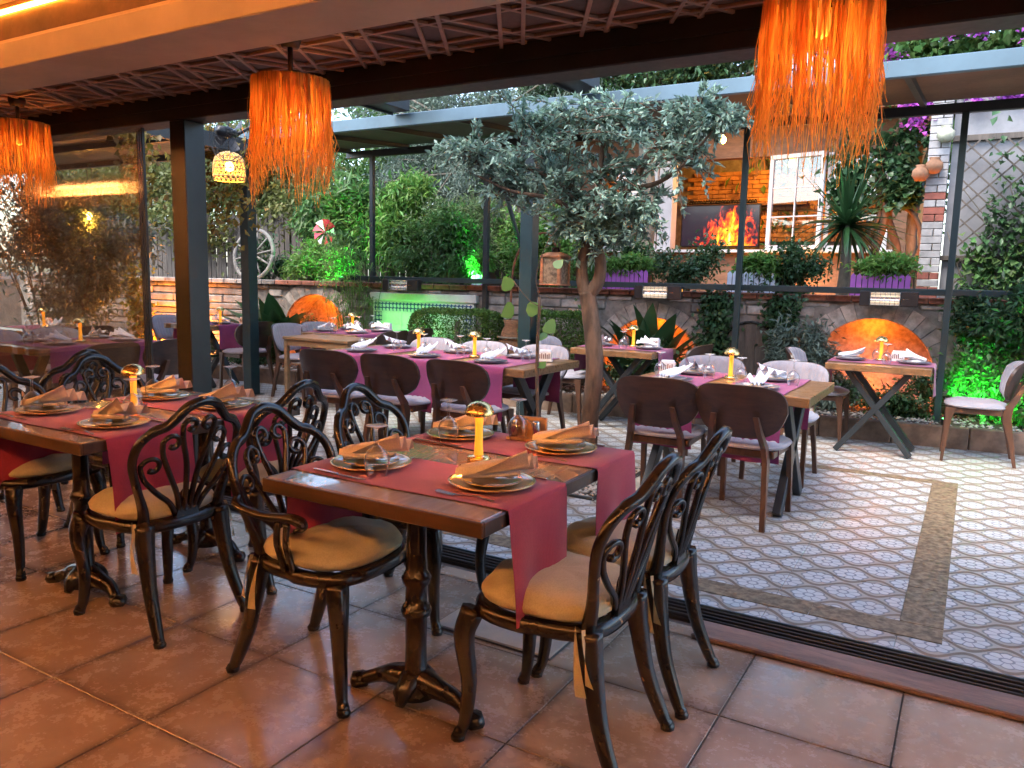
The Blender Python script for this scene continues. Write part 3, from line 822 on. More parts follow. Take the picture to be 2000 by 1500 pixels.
# corrugated roof on the left
cor = MB()
cor.grid(lambda u, v: (-13 + u * 6.5, 3.9 + v * 2.2, 2.66 + 0.06 * v + 0.018 * math.sin(u * 7.4 / 0.076 * PI)), 390, 1)
cor.grid(lambda u, v: (-13 + u * 6.5, 3.9 + v * 2.2, 2.655 + 0.06 * v + 0.018 * math.sin(u * 7.4 / 0.076 * PI)), 390, 1)
cr_ = thing('corrugated_roof', 'pale corrugated roof over the left end of the terrace', 'roof', (0, 0, 0))
cor.build('sheet', M('corrugated_sheet', (0.40, 0.36, 0.28), 0.5, 0, 0.25, 2, 0.05, 30), cr_)
for y in (3.95, 5.0, 6.0): MB().box((-13, y, 2.575 + (y - 3.9) * .027), (-6.5, y + 0.06, 2.636 + (y - 3.9) * .027)).build('purlin', darksteel, cr_)
MB().box((-6.50, 3.9, 2.56), (-6.43, 6.1, 2.70)).build('edge_beam', darksteel, cr_)

# ---------------------------------------------------------------- cast iron chairs (face +Y, origin on the floor)
def spiral(cx, cz, r, a0, turns, sgn, n=16):
    return [(cx + r * (1 - 0.62 * k / n) * math.cos(a0 + sgn * 2 * PI * turns * k / n), cz + r * (1 - 0.62 * k / n) * math.sin(a0 + sgn * 2 * PI * turns * k / n)) for k in range(n + 1)]
def yb(z): return -0.195 - 0.13 * max(0, (z - 0.43)) / 0.46 - 0.03 * max(0, z - 0.7)
def bowed(x, z): return yb(z) + 0.9 * x * x
def back_curve(pts, n=6): return [(p.x, bowed(p.x, p.z), p.z) for p in curve([(x, 0, z) for x, z in pts], n)]
def make_iron_chair(name, label, arms=False):
    t = thing(name, label, 'chair')
    # seat frame ring
    ring = []
    for k in range(40):
        a = 2 * PI * k / 40
        cx, sy = math.cos(a), math.sin(a)
        r = 1 / (abs(cx) ** 3.2 + abs(sy) ** 3.2) ** (1 / 3.2)
        ring.append((0.205 * r * cx * (1.03 if sy > 0 else 0.97), 0.205 * r * sy, 0.425))
    fr = MB(); n = len(ring)
    prof = [(0.0, -0.012), (0.014, -0.006), (0.018, 0.010), (0.014, 0.028), (0.004, 0.034), (-0.018, 0.034), (-0.018, -0.012)]
    vs = []
    for (x, y, z) in ring:
        l = math.hypot(x, y)
        for (o, h) in prof: vs.append((x * (1 + o / l), y * (1 + o / l), z - 0.017 + h))
    k6 = len(prof)
    fs = [(i * k6 + j, ((i + 1) % n) * k6 + j, ((i + 1) % n) * k6 + (j + 1) % k6, i * k6 + (j + 1) % k6) for i in range(n) for j in range(k6)]
    fr.add(vs, fs, True).build('seat_frame', iron, t)
    for k in range(8):
        x = -0.155 + k * 0.0443; hw = 0.19 if abs(x) < 0.13 else 0.165
        MB().bar((x, -hw, 0.432), (x, hw, 0.432), 0.014, 0.008, 0.002).build('slat', iron, t)
    for sx in (-1, 1):
        pts = curve([(sx * .185, .185, .415), (sx * .200, .205, .33), (sx * .185, .195, .18), (sx * .19, .205, .06), (sx * .20, .222, .012)], 5)
        rr = np.interp(np.linspace(0, 1, len(pts)), [0, .12, .45, .85, .95, 1], [.038, .036, .025, .018, .021, .019])
        MB().tube(pts, list(rr), 8).lathe([(0.0, 0), (0.021, 0), (0.023, 0.012), (0.017, 0.022)], 8, (sx * .20, .222, 0)).build('leg', iron, t)
        pts = curve([(sx * .165, -.180, .43), (sx * .170, -.195, .33), (sx * .178, -.225, .18), (sx * .19, -.275, .05), (sx * .195, -.295, .012)], 5)
        rr = np.interp(np.linspace(0, 1, len(pts)), [0, .12, .45, .9, 1], [.040, .037, .027, .019, .021])
        MB().tube(pts, list(rr), 8).lathe([(0.0, 0), (0.022, 0), (0.024, 0.012), (0.017, 0.022)], 8, (sx * .195, -.295, 0)).build('leg', iron, t)
    half = [(.160, .43), (.172, .50), (.205, .60), (.226, .685), (.215, .755), (.175, .800), (.130, .818), (.100, .845), (.060, .885), (.0, .902)]
    full = [(-x, z) for x, z in half[:-1]] + half[::-1]
    pts = back_curve(full, 5)
    rr = [0.0165 + 0.007 * max(0, (0.56 - p[2]) / .13) + 0.002 * (p[2] > .8) for p in pts]
    bk = MB().tube(pts, rr, 8, True).build('backrest', iron, t)
    for sx in (-1, 1):
        # three ribs a side, fanning from the base and ending in volutes
        for base_x, path, (cx, cz, r, a0, tn, sg) in (
                (.012, [(.016, .55), (.030, .66), (.058, .75)], (.036, .808, .033, -.35, .88, 1)),
                (.026, [(.048, .53), (.090, .62), (.125, .70)], (.098, .748, .037, -.35, .88, 1)),
                (.040, [(.075, .505), (.130, .555), (.180, .615)], (.160, .664, .040, -.30, .88, 1))):
            sp = spiral(cx, cz, r, a0, tn, sg)
            p2 = [(sx * x, z) for x, z in [(base_x, .445)] + path + sp[1:]]
            q = back_curve(p2, 3)
            r_ = list(np.interp(np.linspace(0, 1, len(q)), [0, .4, .8, 1], [.0115, .0095, .0105, .0125]))
            MB().tube(q, r_, 6).build('rib', iron, bk)
    # palmette plate where the ribs meet
    MB().prism([(-.055, .425), (.055, .425), (.045, .46), (.022, .53), (0, .55), (-.022, .53), (-.045, .46)], yb(.47) * -1 - .010, yb(.47) * -1 + .008, Matrix(((1, 0, 0, 0), (0, 0, -1, 0), (0, 1, 0, 0), (0, 0, 0, 1)))).build('palmette', iron, bk)
    if arms:
        for sx in (-1, 1):
            q = curve([(sx * .215, bowed(.215, .66), .655), (sx * .262, -.17, .635), (sx * .280, -.03, .628), (sx * .272, .085, .635), (sx * .255, .118, .612), (sx * .262, .085, .592)], 6)
            MB().tube(q, list(np.interp(np.linspace(0, 1, len(q)), [0, .3, .7, 1], [.012, .017, .022, .010])), 8, True, 0.7).build('arm', iron, t)
            for yy in (.02, .06):
                q = curve([(sx * .270, yy, .615), (sx * .265, yy - .01, .55), (sx * .225, yy - .045, .50), (sx * .215, yy - .03, .43)], 5)
                MB().tube(q, .011, 6).build('arm_support', iron, t)
    # cushion
    def cu(u, v):
        a = 2 * PI * u
        cx, sy = math.cos(a), math.sin(a); r = 1 / (abs(cx) ** 3 + abs(sy) ** 3) ** (1 / 3)
        prof_ = [(0.0, .522), (.35, .523), (.66, .517), (.86, .506), (.97, .490), (1.02, .472), (1.0, .455), (.93, .4435), (0.0, .4435)]
        k = v * (len(prof_) - 1); i = min(int(k), len(prof_) - 2); f = k - i
        q = prof_[i][0] * (1 - f) + prof_[i + 1][0] * f; z = prof_[i][1] * (1 - f) + prof_[i + 1][1] * f
        wob = 0.010 * math.sin(5 * a + 7 * q) * q + 0.006 * math.sin(11 * a + 3 * q) * q
        return (0.205 * r * cx * q * (1 + wob), 0.203 * r * sy * q * (1 + wob) + .004, z + (wob * .5 if z > .46 else 0))
    cs = MB().grid(cu, 44, 24).build('cushion', cushion_m, t)
    for sx in (-1, 1):
        for dx, L, tw in ((0.0, .19, 0.4), (.028, .15, -0.5)):
            def st(u, v, sx=sx, dx=dx, L=L, tw=tw):
                x = sx * (.192 + dx * .3) ; y = -.150 - dx; z = .448 - L * u
                w = .008 + .008 * u
                a = tw + 1.6 * u
                return (x + sx * .018 * math.sin(u * 2.2) + w * (v - .5) * 2 * math.cos(a) * .6, y + w * (v - .5) * 2 * math.sin(a) - .03 * u, z)
            MB().grid(st, 8, 2).build('tie', cushion_m, cs)
    return t
chair_p = make_iron_chair('iron_chair', 'x')
arm_p = make_iron_chair('iron_armchair', 'x', True)
G_IRON = 'ornate cast iron chairs in the dining room'
HP = PI / 2
for lab, x, y, a, pr in (
    ('dark scrollwork iron chair nearest the camera, cream cushion, red runner touching its seat', -1.01, 2.03, HP, chair_p),
    ('dark scrollwork iron chair with knotted cream ribbon, behind the nearest chair', -1.00, 2.50, HP + .03, chair_p),
    ('dark iron armchair with scrolled arms at the front table', -1.83, 1.94, -HP, arm_p),
    ('dark scrollwork iron chair tucked far behind the armchair at the front table', -1.93, 2.55, -HP + .06, chair_p),
    ('dark scrollwork iron chair with yellow cushion tie, right side of the left table', -2.78, 1.92, HP - .02, chair_p),
    ('dark scrollwork iron chair with grey lit cushion, between the two iron-legged tables', -2.83, 2.47, HP + .05, chair_p),
    ('dark scrollwork iron chair cropped by the left picture edge, blue lit cushion', -3.78, 1.98, -HP + .03, chair_p),
    ('dark scrollwork iron chair behind the mushroom lamp of the left table', -3.80, 2.50, -HP - .06, chair_p),
    ('dark scrollwork iron chair back farthest left, in front of the glass panel', -4.72, 2.62, HP + .1, chair_p)):
    dup(pr, (x, y, 0.003), a, lab, G_IRON)

# ---------------------------------------------------------------- wooden shell chairs
def make_wood_chair():
    t = thing('shell_chair', 'x', 'chair')
    def sup(u, k=3.0):
        a = 2 * PI * u; cx, sy = math.cos(a), math.sin(a); r = 1 / (abs(cx) ** k + abs(sy) ** k) ** (1 / k); return r * cx, r * sy
    def shell(off, sc=1.0, ribs=0.0):
        def f(u, v):
            x, z = sup(u, 3.6)
            q = v * sc
            if z < 0: x *= (1 + 0.20 * z)             # narrower below
            X, Z = x * q * .262, .662 + z * q * .155
            y = -.215 - .095 * (Z - .485) / .34 + 1.25 * X * X + off
            if ribs: y += ribs * abs(math.cos(X / .040 * PI)) * min(1, (1 - v) * 5) + .010 * min(1, (1 - v) * 4)
            return (X, y, Z)
        return f
    outer = MB().grid(shell(-0.012), 44, 8)
    def rim(u, v):
        a = shell(-0.012)(u, 1.0); b = shell(0.012)(u, 1.0); return tuple(p + (q - p) * v for p, q in zip(a, b))
    outer.grid(rim, 44, 1)
    outer.build('back_shell', walnut, t)
    def pad(u, v):
        x = 2 * u - 1; h_ = max(0.0, 1 - abs(x) ** 3.6) ** (1 / 3.6); z = (2 * v - 1) * h_
        xx = x * (1 + 0.20 * z) if z < 0 else x
        X, Z = xx * .260, .662 + z * .153
        ed = min(1, (1 - abs(x)) * 7) * min(1, (1 - abs(2 * v - 1)) * 6 + .0)
        y = -.215 - .095 * (Z - .485) / .34 + 1.25 * X * X + .0125 + ed * (.012 + .011 * abs(math.sin(x * PI * 5)) ** .6)
        return (X, y, Z)
    MB().grid(pad, 64, 12).build('back_pad', grey_fab, t)
    def seat(u, v):
        x, y = sup(u, 3.2)
        prof_ = [(0, .475), (.5, .4755), (.85, .472), (.97, .464), (1, .452), (.97, .441), (.8, .437), (0, .437)]
        k = v * (len(prof_) - 1); i = min(int(k), len(prof_) - 2); f = k - i
        q = prof_[i][0] * (1 - f) + prof_[i + 1][0] * f; z = prof_[i][1] * (1 - f) + prof_[i + 1][1] * f
        X, Y = x * q * .235, y * q * .225 + .005
        return (X, Y, z + .012 * max(0, -Y) )
    st_ = MB().grid(seat, 56, 28)
    def top_(u, v):
        x = 2 * u - 1; h_ = max(0.0, 1 - abs(x) ** 3.2) ** (1 / 3.2); yy = (2 * v - 1) * h_
        ed = min(1, (1 - abs(x)) * 6) * min(1, (1 - abs(2 * v - 1)) * 8)
        Y = yy * .205 + .005
        return (x * .215, Y, .468 + ed * (.006 + .010 * abs(math.sin(x * PI * 4.5)) ** .6) + .012 * max(0, -Y))
    st_.grid(top_, 56, 8)
    st_.build('seat', grey_fab, t)
    fr = MB()
    fr.bar((-.185, -.17, .415), (-.185, .17, .415), .028, .044, .006).bar((.185, -.17, .415), (.185, .17, .415), .028, .044, .006)
    fr.bar((-.17, .185, .415), (.17, .185, .415), .028, .044, .006).bar((-.17, -.175, .415), (.17, -.175, .415), .028, .044, .006)
    fr.build('seat_frame', leg_wood, t)
    def flat_leg(pts, w0, th):
        m = MB(); vs = []
        for (x, y, z, w) in pts: vs += [(x - th / 2, y - w, z), (x + th / 2, y - w, z), (x + th / 2, y + w, z), (x - th / 2, y + w, z)]
        n = len(pts)
        fs = [(4 * i + j, 4 * i + (j + 1) % 4, 4 * i + 4 + (j + 1) % 4, 4 * i + 4 + j) for i in range(n - 1) for j in range(4)] + [(3, 2, 1, 0), (4 * n - 4, 4 * n - 3, 4 * n - 2, 4 * n - 1)]
        return m.add(vs, fs)
    for sx in (-1, 1):
        flat_leg([(sx * .205, .215, 0, .011), (sx * .203, .205, .2, .016), (sx * .200, .190, .36, .024), (sx * .200, .180, .437, .036)], 0, .030).build('leg', leg_wood, t)
        flat_leg([(sx * .19, -.285, 0, .012), (sx * .178, -.245, .2, .018), (sx * .165, -.205, .38, .030), (sx * .155, -.212, .46, .030), (sx * .135, -.268, .56, .022), (sx * .120, -.300, .645, .010)], 0, .030).build('leg', leg_wood, t)
    return t
wc = make_wood_chair()
G_WOOD = 'walnut shell chairs on the terrace'
for lab, x, y, a in (
    ('walnut shell chair at near side of long table, beside the wooden stand', -4.24, 4.62, 0.10),
    ('middle walnut shell chair on near side of the long table', -3.66, 4.66, 0.02),
    ('walnut shell chair on near side of long table, closest to the tree', -3.05, 4.66, -0.03),
    ('grey padded shell chair on far side of long table, behind the nearer lamp', -4.26, 5.62, PI),
    ('middle grey padded shell chair on the far side of the long table', -3.72, 5.64, PI + .03),
    ('grey padded shell chair on far side of long table, next to the napkin holder', -3.15, 5.68, PI - .04),
    ('walnut shell chair with back to camera, left of two at the right wooden table', -1.62, 4.70, 0.04),
    ('walnut shell chair with back to camera, plum runner on its seat, right wooden table', -1.10, 4.68, -0.05),
    ('grey channelled shell chair behind right wooden table, next to the tree', -1.70, 5.74, PI + .03),
    ('grey channelled shell chair behind right wooden table, in front of the ivy', -1.12, 5.74, PI - .04),
    ('grey shell chair seen side on, right of the small table by the niche', 0.07, 7.30, HP + .04),
    ('shell chair peeping out left of the small table by the niche', -1.12, 7.32, -HP),
    ('dark shell chair back between tree table and stone wall arch', -2.36, 7.08, HP - .1),
    ('mauve lit shell chair in front of the second clipped hedge', -3.38, 6.86, -HP + .06),
    ('grey shell chair against broad leaves, left of the table behind the stand', -6.42, 6.34, -HP),
    ('grey shell chair in front of the glowing far niche', -6.42, 6.78, -HP),
    ('dark shell chair back beside the tiled panel, nearer of two', -5.38, 6.36, HP),
    ('dark shell chair back beside the tiled panel, farther of two', -5.38, 6.80, HP),
    ('brown shell chair in profile beyond the dark post, facing the far left table', -7.36, 6.36, HP - .12),
    ('pale shell chair half hidden behind the dark post', -8.62, 6.42, -HP),
    ('brown shell chair back behind the glass panels, closer to the post', -6.00, 4.24, HP),
    ('brown shell chair back behind the glass panels, farther from the post', -5.98, 3.66, HP + .04),
    ('grey padded shell chair facing the post behind the glass, nearer one', -7.28, 3.66, -HP),
    ('grey padded shell chair facing the post behind the glass, farther one', -7.28, 4.22, -HP),
    ('dark shell chair back at the farther table behind the glass', -7.80, 4.62, HP)):
    dup(wc, (x, y, 0.001), a, lab, G_WOOD)

# ---------------------------------------------------------------- tables
def bistro_table(name, label, x0, x1, y0, y1, peds):
    t = thing(name, label, 'table', ((x0 + x1) / 2, (y0 + y1) / 2, 0.003))
    hx, hy = (x1 - x0) / 2, (y1 - y0) / 2
    tp = MB().box((-hx + .012, -hy + .012, .705), (hx - .012, hy - .012, .7475), .003).build('tabletop', slab_y, t)
    e = MB()
    e.box((-hx, -hy, .703), (hx, -hy + .0118, .7465), .003).box((-hx, hy - .0118, .703), (hx, hy, .7465), .003)
    e.box((-hx, -hy + .012, .703), (-hx + .0118, hy - .012, .7465), .003).box((hx - .0118, -hy + .012, .703), (hx, hy - .012, .7465), .003)
    e.build('edge_band', table_edge, tp)
    for py in peds:
        prof = [(.0, .04), (.075, .04), (.060, .075), (.042, .105), (.036, .13), (.034, .20), (.036, .30), (.046, .305), (.050, .32), (.044, .335), (.036, .34), (.034, .40), (.044, .412), (.048, .43), (.040, .445), (.034, .455), (.031, .52), (.031, .66), (.045, .675), (.05, .69), (.0, .69)]
        pd = MB().lathe(prof, 18, (0, py, 0)).build('pedestal', iron, t)
        for sx in (-1, 1):
            q = curve([(sx * .02, py, .085), (sx * .09, py, .075), (sx * .15, py + .012, .052), (sx * .215, py - .006, .026)], 5)
            f = MB().tube(q, list(np.interp(np.linspace(0, 1, len(q)), [0, .4, .8, 1], [.046, .034, .023, .022])), 10, True, 1.0)
            f.lathe([(0, 0), (.030, .002), (.036, .018), (.028, .038), (.0, .046)], 10, (sx * .232, py - .008, 0), ribs=4, amp=.12)
            f.build('foot', iron, pd)
        for sx in (-1, 1):
            f = MB()
            q = curve([(0, py + sx * .02, .09), (0, py + sx * .06, .066), (0, py + sx * .085, .026)], 4)
            f.tube(q, list(np.interp(np.linspace(0, 1, len(q)), [0, .6, 1], [.042, .03, .014])), 8); f.build('leaf_ornament', iron, pd)
        MB().box((-.18, py - .03, .690), (.18, py + .03, .703)).build('bracket', iron, pd)
    return t
bistro_table('bistro_table', 'front table on an iron claw-foot pedestal with two bordeaux runners', -1.87, -1.055, 1.665, 2.70, (-.26,))
bistro_table('bistro_table', 'left table on iron claw-foot pedestals, partly cropped by the picture edge', -3.62, -2.755, 1.615, 2.70, (-.29, .33))
def slab_table(label, cx, cy_, w, d, style='x', rz=0.0, name='wooden_table'):
    t = thing(name, label, 'table', (cx, cy_, 0.001), rz)
    m = MB(); nseg = 14
    # live edge slab
    def edge(k): return .010 * math.sin(k * 1.7 + cx * 9) + .006 * math.sin(k * 3.9 + cy_ * 5)
    poly = [(-w / 2 + w * k / nseg, -d / 2 + edge(k)) for k in range(nseg + 1)] + [(w / 2 - w * k / nseg, d / 2 + edge(k + 5)) for k in range(nseg + 1)]
    m.prism(poly, .690, .7475)
    tp = m.build('tabletop', slab, t); bv = tp.modifiers.new('b', 'BEVEL'); bv.width = .006; bv.segments = 2; bv.limit_method = 'ANGLE'
    if style == 'x':
        for sy in (-1, 1):
            yy = sy * (d / 2 - .14)
            MB().bar((-w * .36, yy, .012), (w * .30, yy, .688), .07, .045, .003).build('leg', darksteel, t)
            MB().bar((w * .36, yy + .001, .012), (-w * .30, yy + .001, .688), .068, .043, .003).build('leg', darksteel, t)
        MB().bar((0, -d / 2 + .14, .35), (0, d / 2 - .14, .35), .05, .03).build('stretcher', darksteel, t)
    else:
        for sx in (-1, 1):
            xx = sx * (w / 2 - .16)
            MB().bar((xx, -d * .36, .006), (xx, d * .30, .688), .075, .05, .003, (1, 0, 0)).build('leg', darksteel, t)
            MB().bar((xx + .001, d * .36, .006), (xx + .001, -d * .30, .688), .073, .048, .003, (1, 0, 0)).build('leg', darksteel, t)
    return t
slab_table('long live-edge wooden table with plum runners and two lamps', -3.66, 5.13, 2.02, .86, 'v')
slab_table('right live-edge wooden table with four place settings near the border strip', -1.335, 5.035, 1.16, .87, 'v')
slab_table('small wooden table on crossed dark legs before the big glowing niche', -.64, 7.16, .78, .62, 'x')
slab_table('small wooden table behind the tree trunk, before broad dark leaves', -2.82, 6.88, .80, .64, 'x')
slab_table('small wooden table half hidden by the dark post', -8.0, 6.34, .80, .62, 'x')
slab_table('wooden table for four beyond the long table, behind the stand', -5.90, 6.60, .78, .84, 'x')
slab_table('wooden table seen through the glass panels, nearer one', -6.64, 3.94, .76, 1.12, 'x')
slab_table('wooden table seen through the glass panels, farther one', -8.45, 4.62, .80, .75, 'x')
st = thing('serving_stand', 'plain wooden serving stand with lower shelf left of the long table', 'stand', (-5.57, 5.87, 0.001), .02)
MB().box((-.43, -.22, .715), (.43, .22, .745), .005).build('top', oak, st)
for sx in (-1, 1):
    for sy in (-1, 1): MB().box((sx * .40 - .022, sy * .19 - .022, 0), (sx * .40 + .022, sy * .19 + .022, .714), .004).build('leg', oak, st)
    MB().box((sx * .40 - .014, -.167, .655), (sx * .40 + .014, .167, .713)).build('apron', oak, st)
for sy in (-1, 1): MB().box((-.377, sy * .19 - .014, .655), (.377, sy * .19 + .014, .713)).build('apron', oak, st)
MB().box((-.377, -.167, .46), (.377, .167, .475), .003).build('shelf', oak, st)

# ---------------------------------------------------------------- runners
def runner(label, ax, c, half, e0, e1, drop0, drop1, ztop=.7495, seed=0):
    """cloth across a table: axis ax ('x' or 'y'), centre c of its width, table edges e0<e1"""
    rn = random.Random(seed); ph = rn.uniform(0, 6)
    path = []
    def seg(a, b, n):
        for k in range(n): path.append((a[0] + (b[0] - a[0]) * k / n, a[1] + (b[1] - a[1]) * k / n))
    seg((e0 - .012, ztop - drop0), (e0 - .010, ztop - .012), 8); seg((e0 - .010, ztop - .012), (e0 - .003, ztop), 3); seg((e0 - .003, ztop), (e1 + .003, ztop), 14)
    seg((e1 + .003, ztop), (e1 + .010, ztop - .012), 3); seg((e1 + .010, ztop - .012), (e1 + .012, ztop - drop1), 8); path.append((e1 + .012, ztop - drop1))
    n = len(path) - 1
    def f(u, v, th=0.0):
        k = u * n; i = min(int(k), n - 1); q = k - i
        a = path[i][0] * (1 - q) + path[i + 1][0] * q; z = path[i][1] * (1 - q) + path[i + 1][1] * q
        w = (v - .5) * 2 * half
        hang = max(0, (ztop - .02 - z)) / .4
        wav = hang * (.016 * math.sin(v * 9 + ph) + .010 * math.sin(v * 4 + ph * 2)) + hang * .012
        sgn = -1 if a < (e0 + e1) / 2 else 1
        aa = a + sgn * wav + sgn * th * (hang > 0); zz = z + th * (hang == 0)
        w += .004 * math.sin(u * 21 + ph)
        return (aa, c + w, zz) if ax == 'x' else (c + w, aa, zz)
    m = MB().grid(lambda u, v: f(u, v), n * 1, 18).grid(lambda u, v: f(u, v, .0018), n * 1, 18)
    return tag(m.build('table_runner', sky_tint_runner_m if 'plum' in label else runner_m), label, 'table runner', 'bordeaux table runners')
runner('bordeaux runner across the front table, nearer the camera', 'x', 1.965, .175, -1.87, -1.055, .36, .33, .7525, 1)
runner('bordeaux runner across the front table, nearer the terrace', 'x', 2.535, .165, -1.87, -1.055, .30, .33, .7525, 2)
runner('bordeaux runner across the left table, nearer the camera', 'x', 1.90, .185, -3.62, -2.755, .33, .36, .7525, 3)
runner('bordeaux runner across the left table, nearer the glass', 'x', 2.43, .18, -3.62, -2.755, .33, .34, .7525, 4)
LT = (5.13 - .43, 5.13 + .43)
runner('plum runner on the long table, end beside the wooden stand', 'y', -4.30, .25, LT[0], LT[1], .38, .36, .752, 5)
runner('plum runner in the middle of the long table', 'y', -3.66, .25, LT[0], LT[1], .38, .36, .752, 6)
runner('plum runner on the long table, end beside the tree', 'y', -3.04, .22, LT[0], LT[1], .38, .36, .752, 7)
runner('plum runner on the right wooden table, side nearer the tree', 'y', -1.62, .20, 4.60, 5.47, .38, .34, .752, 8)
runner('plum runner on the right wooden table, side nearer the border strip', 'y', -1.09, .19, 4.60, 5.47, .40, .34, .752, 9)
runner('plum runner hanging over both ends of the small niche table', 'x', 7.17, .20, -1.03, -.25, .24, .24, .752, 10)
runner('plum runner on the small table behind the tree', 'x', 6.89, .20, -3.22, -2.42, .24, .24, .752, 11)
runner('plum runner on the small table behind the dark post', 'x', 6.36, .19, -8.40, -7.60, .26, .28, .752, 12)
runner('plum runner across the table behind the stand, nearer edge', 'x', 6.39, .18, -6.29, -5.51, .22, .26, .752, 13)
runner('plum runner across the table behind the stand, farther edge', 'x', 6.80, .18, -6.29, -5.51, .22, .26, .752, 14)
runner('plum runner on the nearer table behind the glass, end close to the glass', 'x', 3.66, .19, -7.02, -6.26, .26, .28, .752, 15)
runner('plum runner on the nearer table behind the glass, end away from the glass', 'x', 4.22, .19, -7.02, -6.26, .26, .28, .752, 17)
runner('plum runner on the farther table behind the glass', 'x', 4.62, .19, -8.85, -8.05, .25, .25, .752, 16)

# ---------------------------------------------------------------- tableware
TZ = .7555
def make_plate():
    t = thing('charger_plate', 'x', 'plate')
    MB().lathe([(0, .006), (.085, .006), (.10, .008), (.128, .0145), (.132, .0165), (.130, .0135), (.10, .004), (.06, .001), (0, .001)], 40).build('body', plate_m, t)
    MB().lathe([(.1225, .0142), (.1275, .0168), (.1335, .0182), (.1345, .0160), (.130, .0125)], 40).build('rim', plate_rim, t)
    MB().lathe([(0, .0125), (.055, .0125), (.070, .0165), (.092, .021), (.0935, .0225), (.090, .018), (.06, .0085), (0, .0085)], 36).build('inner_plate', plate_m, t)
    return t
def make_plate_out():
    t = thing('slate_plate', 'x', 'plate')
    MB().lathe([(0, .008), (.085, .008), (.128, .018), (.131, .0195), (.129, .016), (.09, .004), (.06, .001), (0, .001)], 28).build('body', plate_out, t)
    MB().lathe([(0, .016), (.06, .016), (.09, .025), (.091, .026), (.088, .022), (.06, .011), (0, .011)], 28).build('inner_plate', M('pale_plate', (0.6, 0.6, 0.62), 0.25, 0, 0.05, 5, 0, 50, 0.05, coords='obj'), t)
    return t
def make_napkin(name, mat_, seed=0, wide=1.0):
    rn = random.Random(seed); p1, p2 = rn.uniform(0, 6), rn.uniform(0, 6)
    t = thing(name, 'x', 'napkin')
    def top(u, v):                    # loose fan of pleats, pinched at one end, tip lifted
        x = (u - .5) * .23
        w = (.030 + .050 * u ** .8) * wide
        y = (v - .5) * 2 * w + .012 * math.sin(u * 3 + p1)
        pl = (.013 + .010 * u) * math.sin(v * PI * 5 + .7 * math.sin(u * 4 + p2))
        z = .046 + pl + .075 * u ** 2.2 * (1 - .75 * v) + .012 * math.sin(u * PI)
        return (x, y, max(z, .0285))
    MB().grid(top, 18, 30).build('pleats', mat_, t)
    def roll(u, v):
        a = 2 * PI * v; r = .013 * (1 - .25 * u) * (1 + .12 * math.sin(3 * a + p1))
        x = (u - .5) * .17 - .005
        return (x, -.030 + .022 * u + r * math.cos(a) * 1.2, .0415 + .012 * u * u + r * math.sin(a) * .8)
    MB().grid(roll, 12, 14).build('roll', mat_, t)
    def flap(u, v):
        x = -.085 + .14 * u; y = .012 + .05 * v + .012 * math.sin(u * 5); z = .030 + .006 * math.sin(v * 6 + u * 5 + p2) + .006 * (1 - v)
        return (x, y, z)
    MB().grid(flap, 8, 8).build('flap', mat_, t)
    return t
def make_glass():
    t = thing('wine_glass', 'x', 'glass')
    MB().lathe([(.030, 0), (.036, .022), (.040, .045), (.0385, .062), (.030, .080), (.017, .092), (.006, .099)], 26).build('bowl', glass_m, t)
    MB().lathe([(.006, .0985), (.0042, .115), (.0042, .140), (.006, .150)], 12).build('stem', glass_m, t)
    MB().lathe([(.006, .150), (.020, .1565), (.033, .160), (.034, .1615), (.030, .1625), (0, .1625)], 26).build('foot', glass_mat('glass_foot', (.86, .84, .82), 2.2, .06, 1.5) if 'gf' not in _M else _M['gf'], t)
    return t
_gm, _gt, _gb = new_mat('glass_foot')
_gb.inputs['Base Color'].default_value = (.75, .74, .73, 1); _gb.inputs['Roughness'].default_value = .12; _gb.inputs['Alpha'].default_value = .5
_M['gf'] = _gm
def make_fork():
    m = MB()
    def f(u, v):
        x = -.10 + .13 * u; w = .004 + .002 * (u < .1) - .001 * math.sin(u * PI) + .004 * max(0, u - .85)
        return (x, (v - .5) * 2 * w, .003 + .006 * math.sin(u * PI) * (1 if u > .3 else .6))
    m.grid(f, 12, 2).grid(lambda u, v: (f(u, v)[0], f(u, v)[1], f(u, v)[2] - .0018), 12, 2)
    m.box((.029, -.0105, .0015), (.052, .0105, .0035), .001)
    for k in range(4): m.bar((.05, -.0088 + k * .00587, .0025), (.092, -.0088 + k * .00587, .0065), .0024, .0016)
    return tag(m.build('fork', chrome), 'x', 'fork')
def make_knife():
    m = MB().box((-.11, -.005, .001), (-.005, .005, .0065), .002)
    m.prism([(-.005, -.005), (.085, -.008), (.11, -.001), (.112, .004), (.10, .006), (-.005, .005)], .0018, .0036)
    return tag(m.build('knife', chrome), 'x', 'knife')
def make_lamp():
    t = thing('mushroom_lamp', 'x', 'table lamp')
    MB().lathe([(0, 0), (.040, 0), (.042, .004), (.042, .012), (.037, .017), (.018, .021), (.0, .021)], 16, smooth=True).build('base', gold, t)
    MB().lathe([(.0165, .0212), (.0145, .05), (.0135, .10), (.0145, .150), (.016, .172), (0, .172)], 18).build('stem', stem_glow, t)
    tilt = Matrix.Translation((0, 0, .168)) @ Matrix.Rotation(.14, 4, Vector((.86, .51, 0))) @ Matrix.Translation((0, 0, -.168))
    MB().lathe([(.0, .208), (.018, .206), (.035, .198), (.046, .184), (.051, .170), (.0508, .166)], 40).build('shade', gold, t).matrix_local = tilt
    MB().lathe([(.0, .206), (.017, .204), (.0335, .1965), (.0445, .183), (.0492, .170), (.0500, .166)], 44, ribs=22, amp=.02).build('shade_lining', M('amber_lining', (.85, .40, .07), .4, .3, .1, 9, 0, 40), t).matrix_local = tilt
    lamp('lamp_light', (0, -.0, .1785), (1, .40, .06), 0.65, .012, t)
    return t
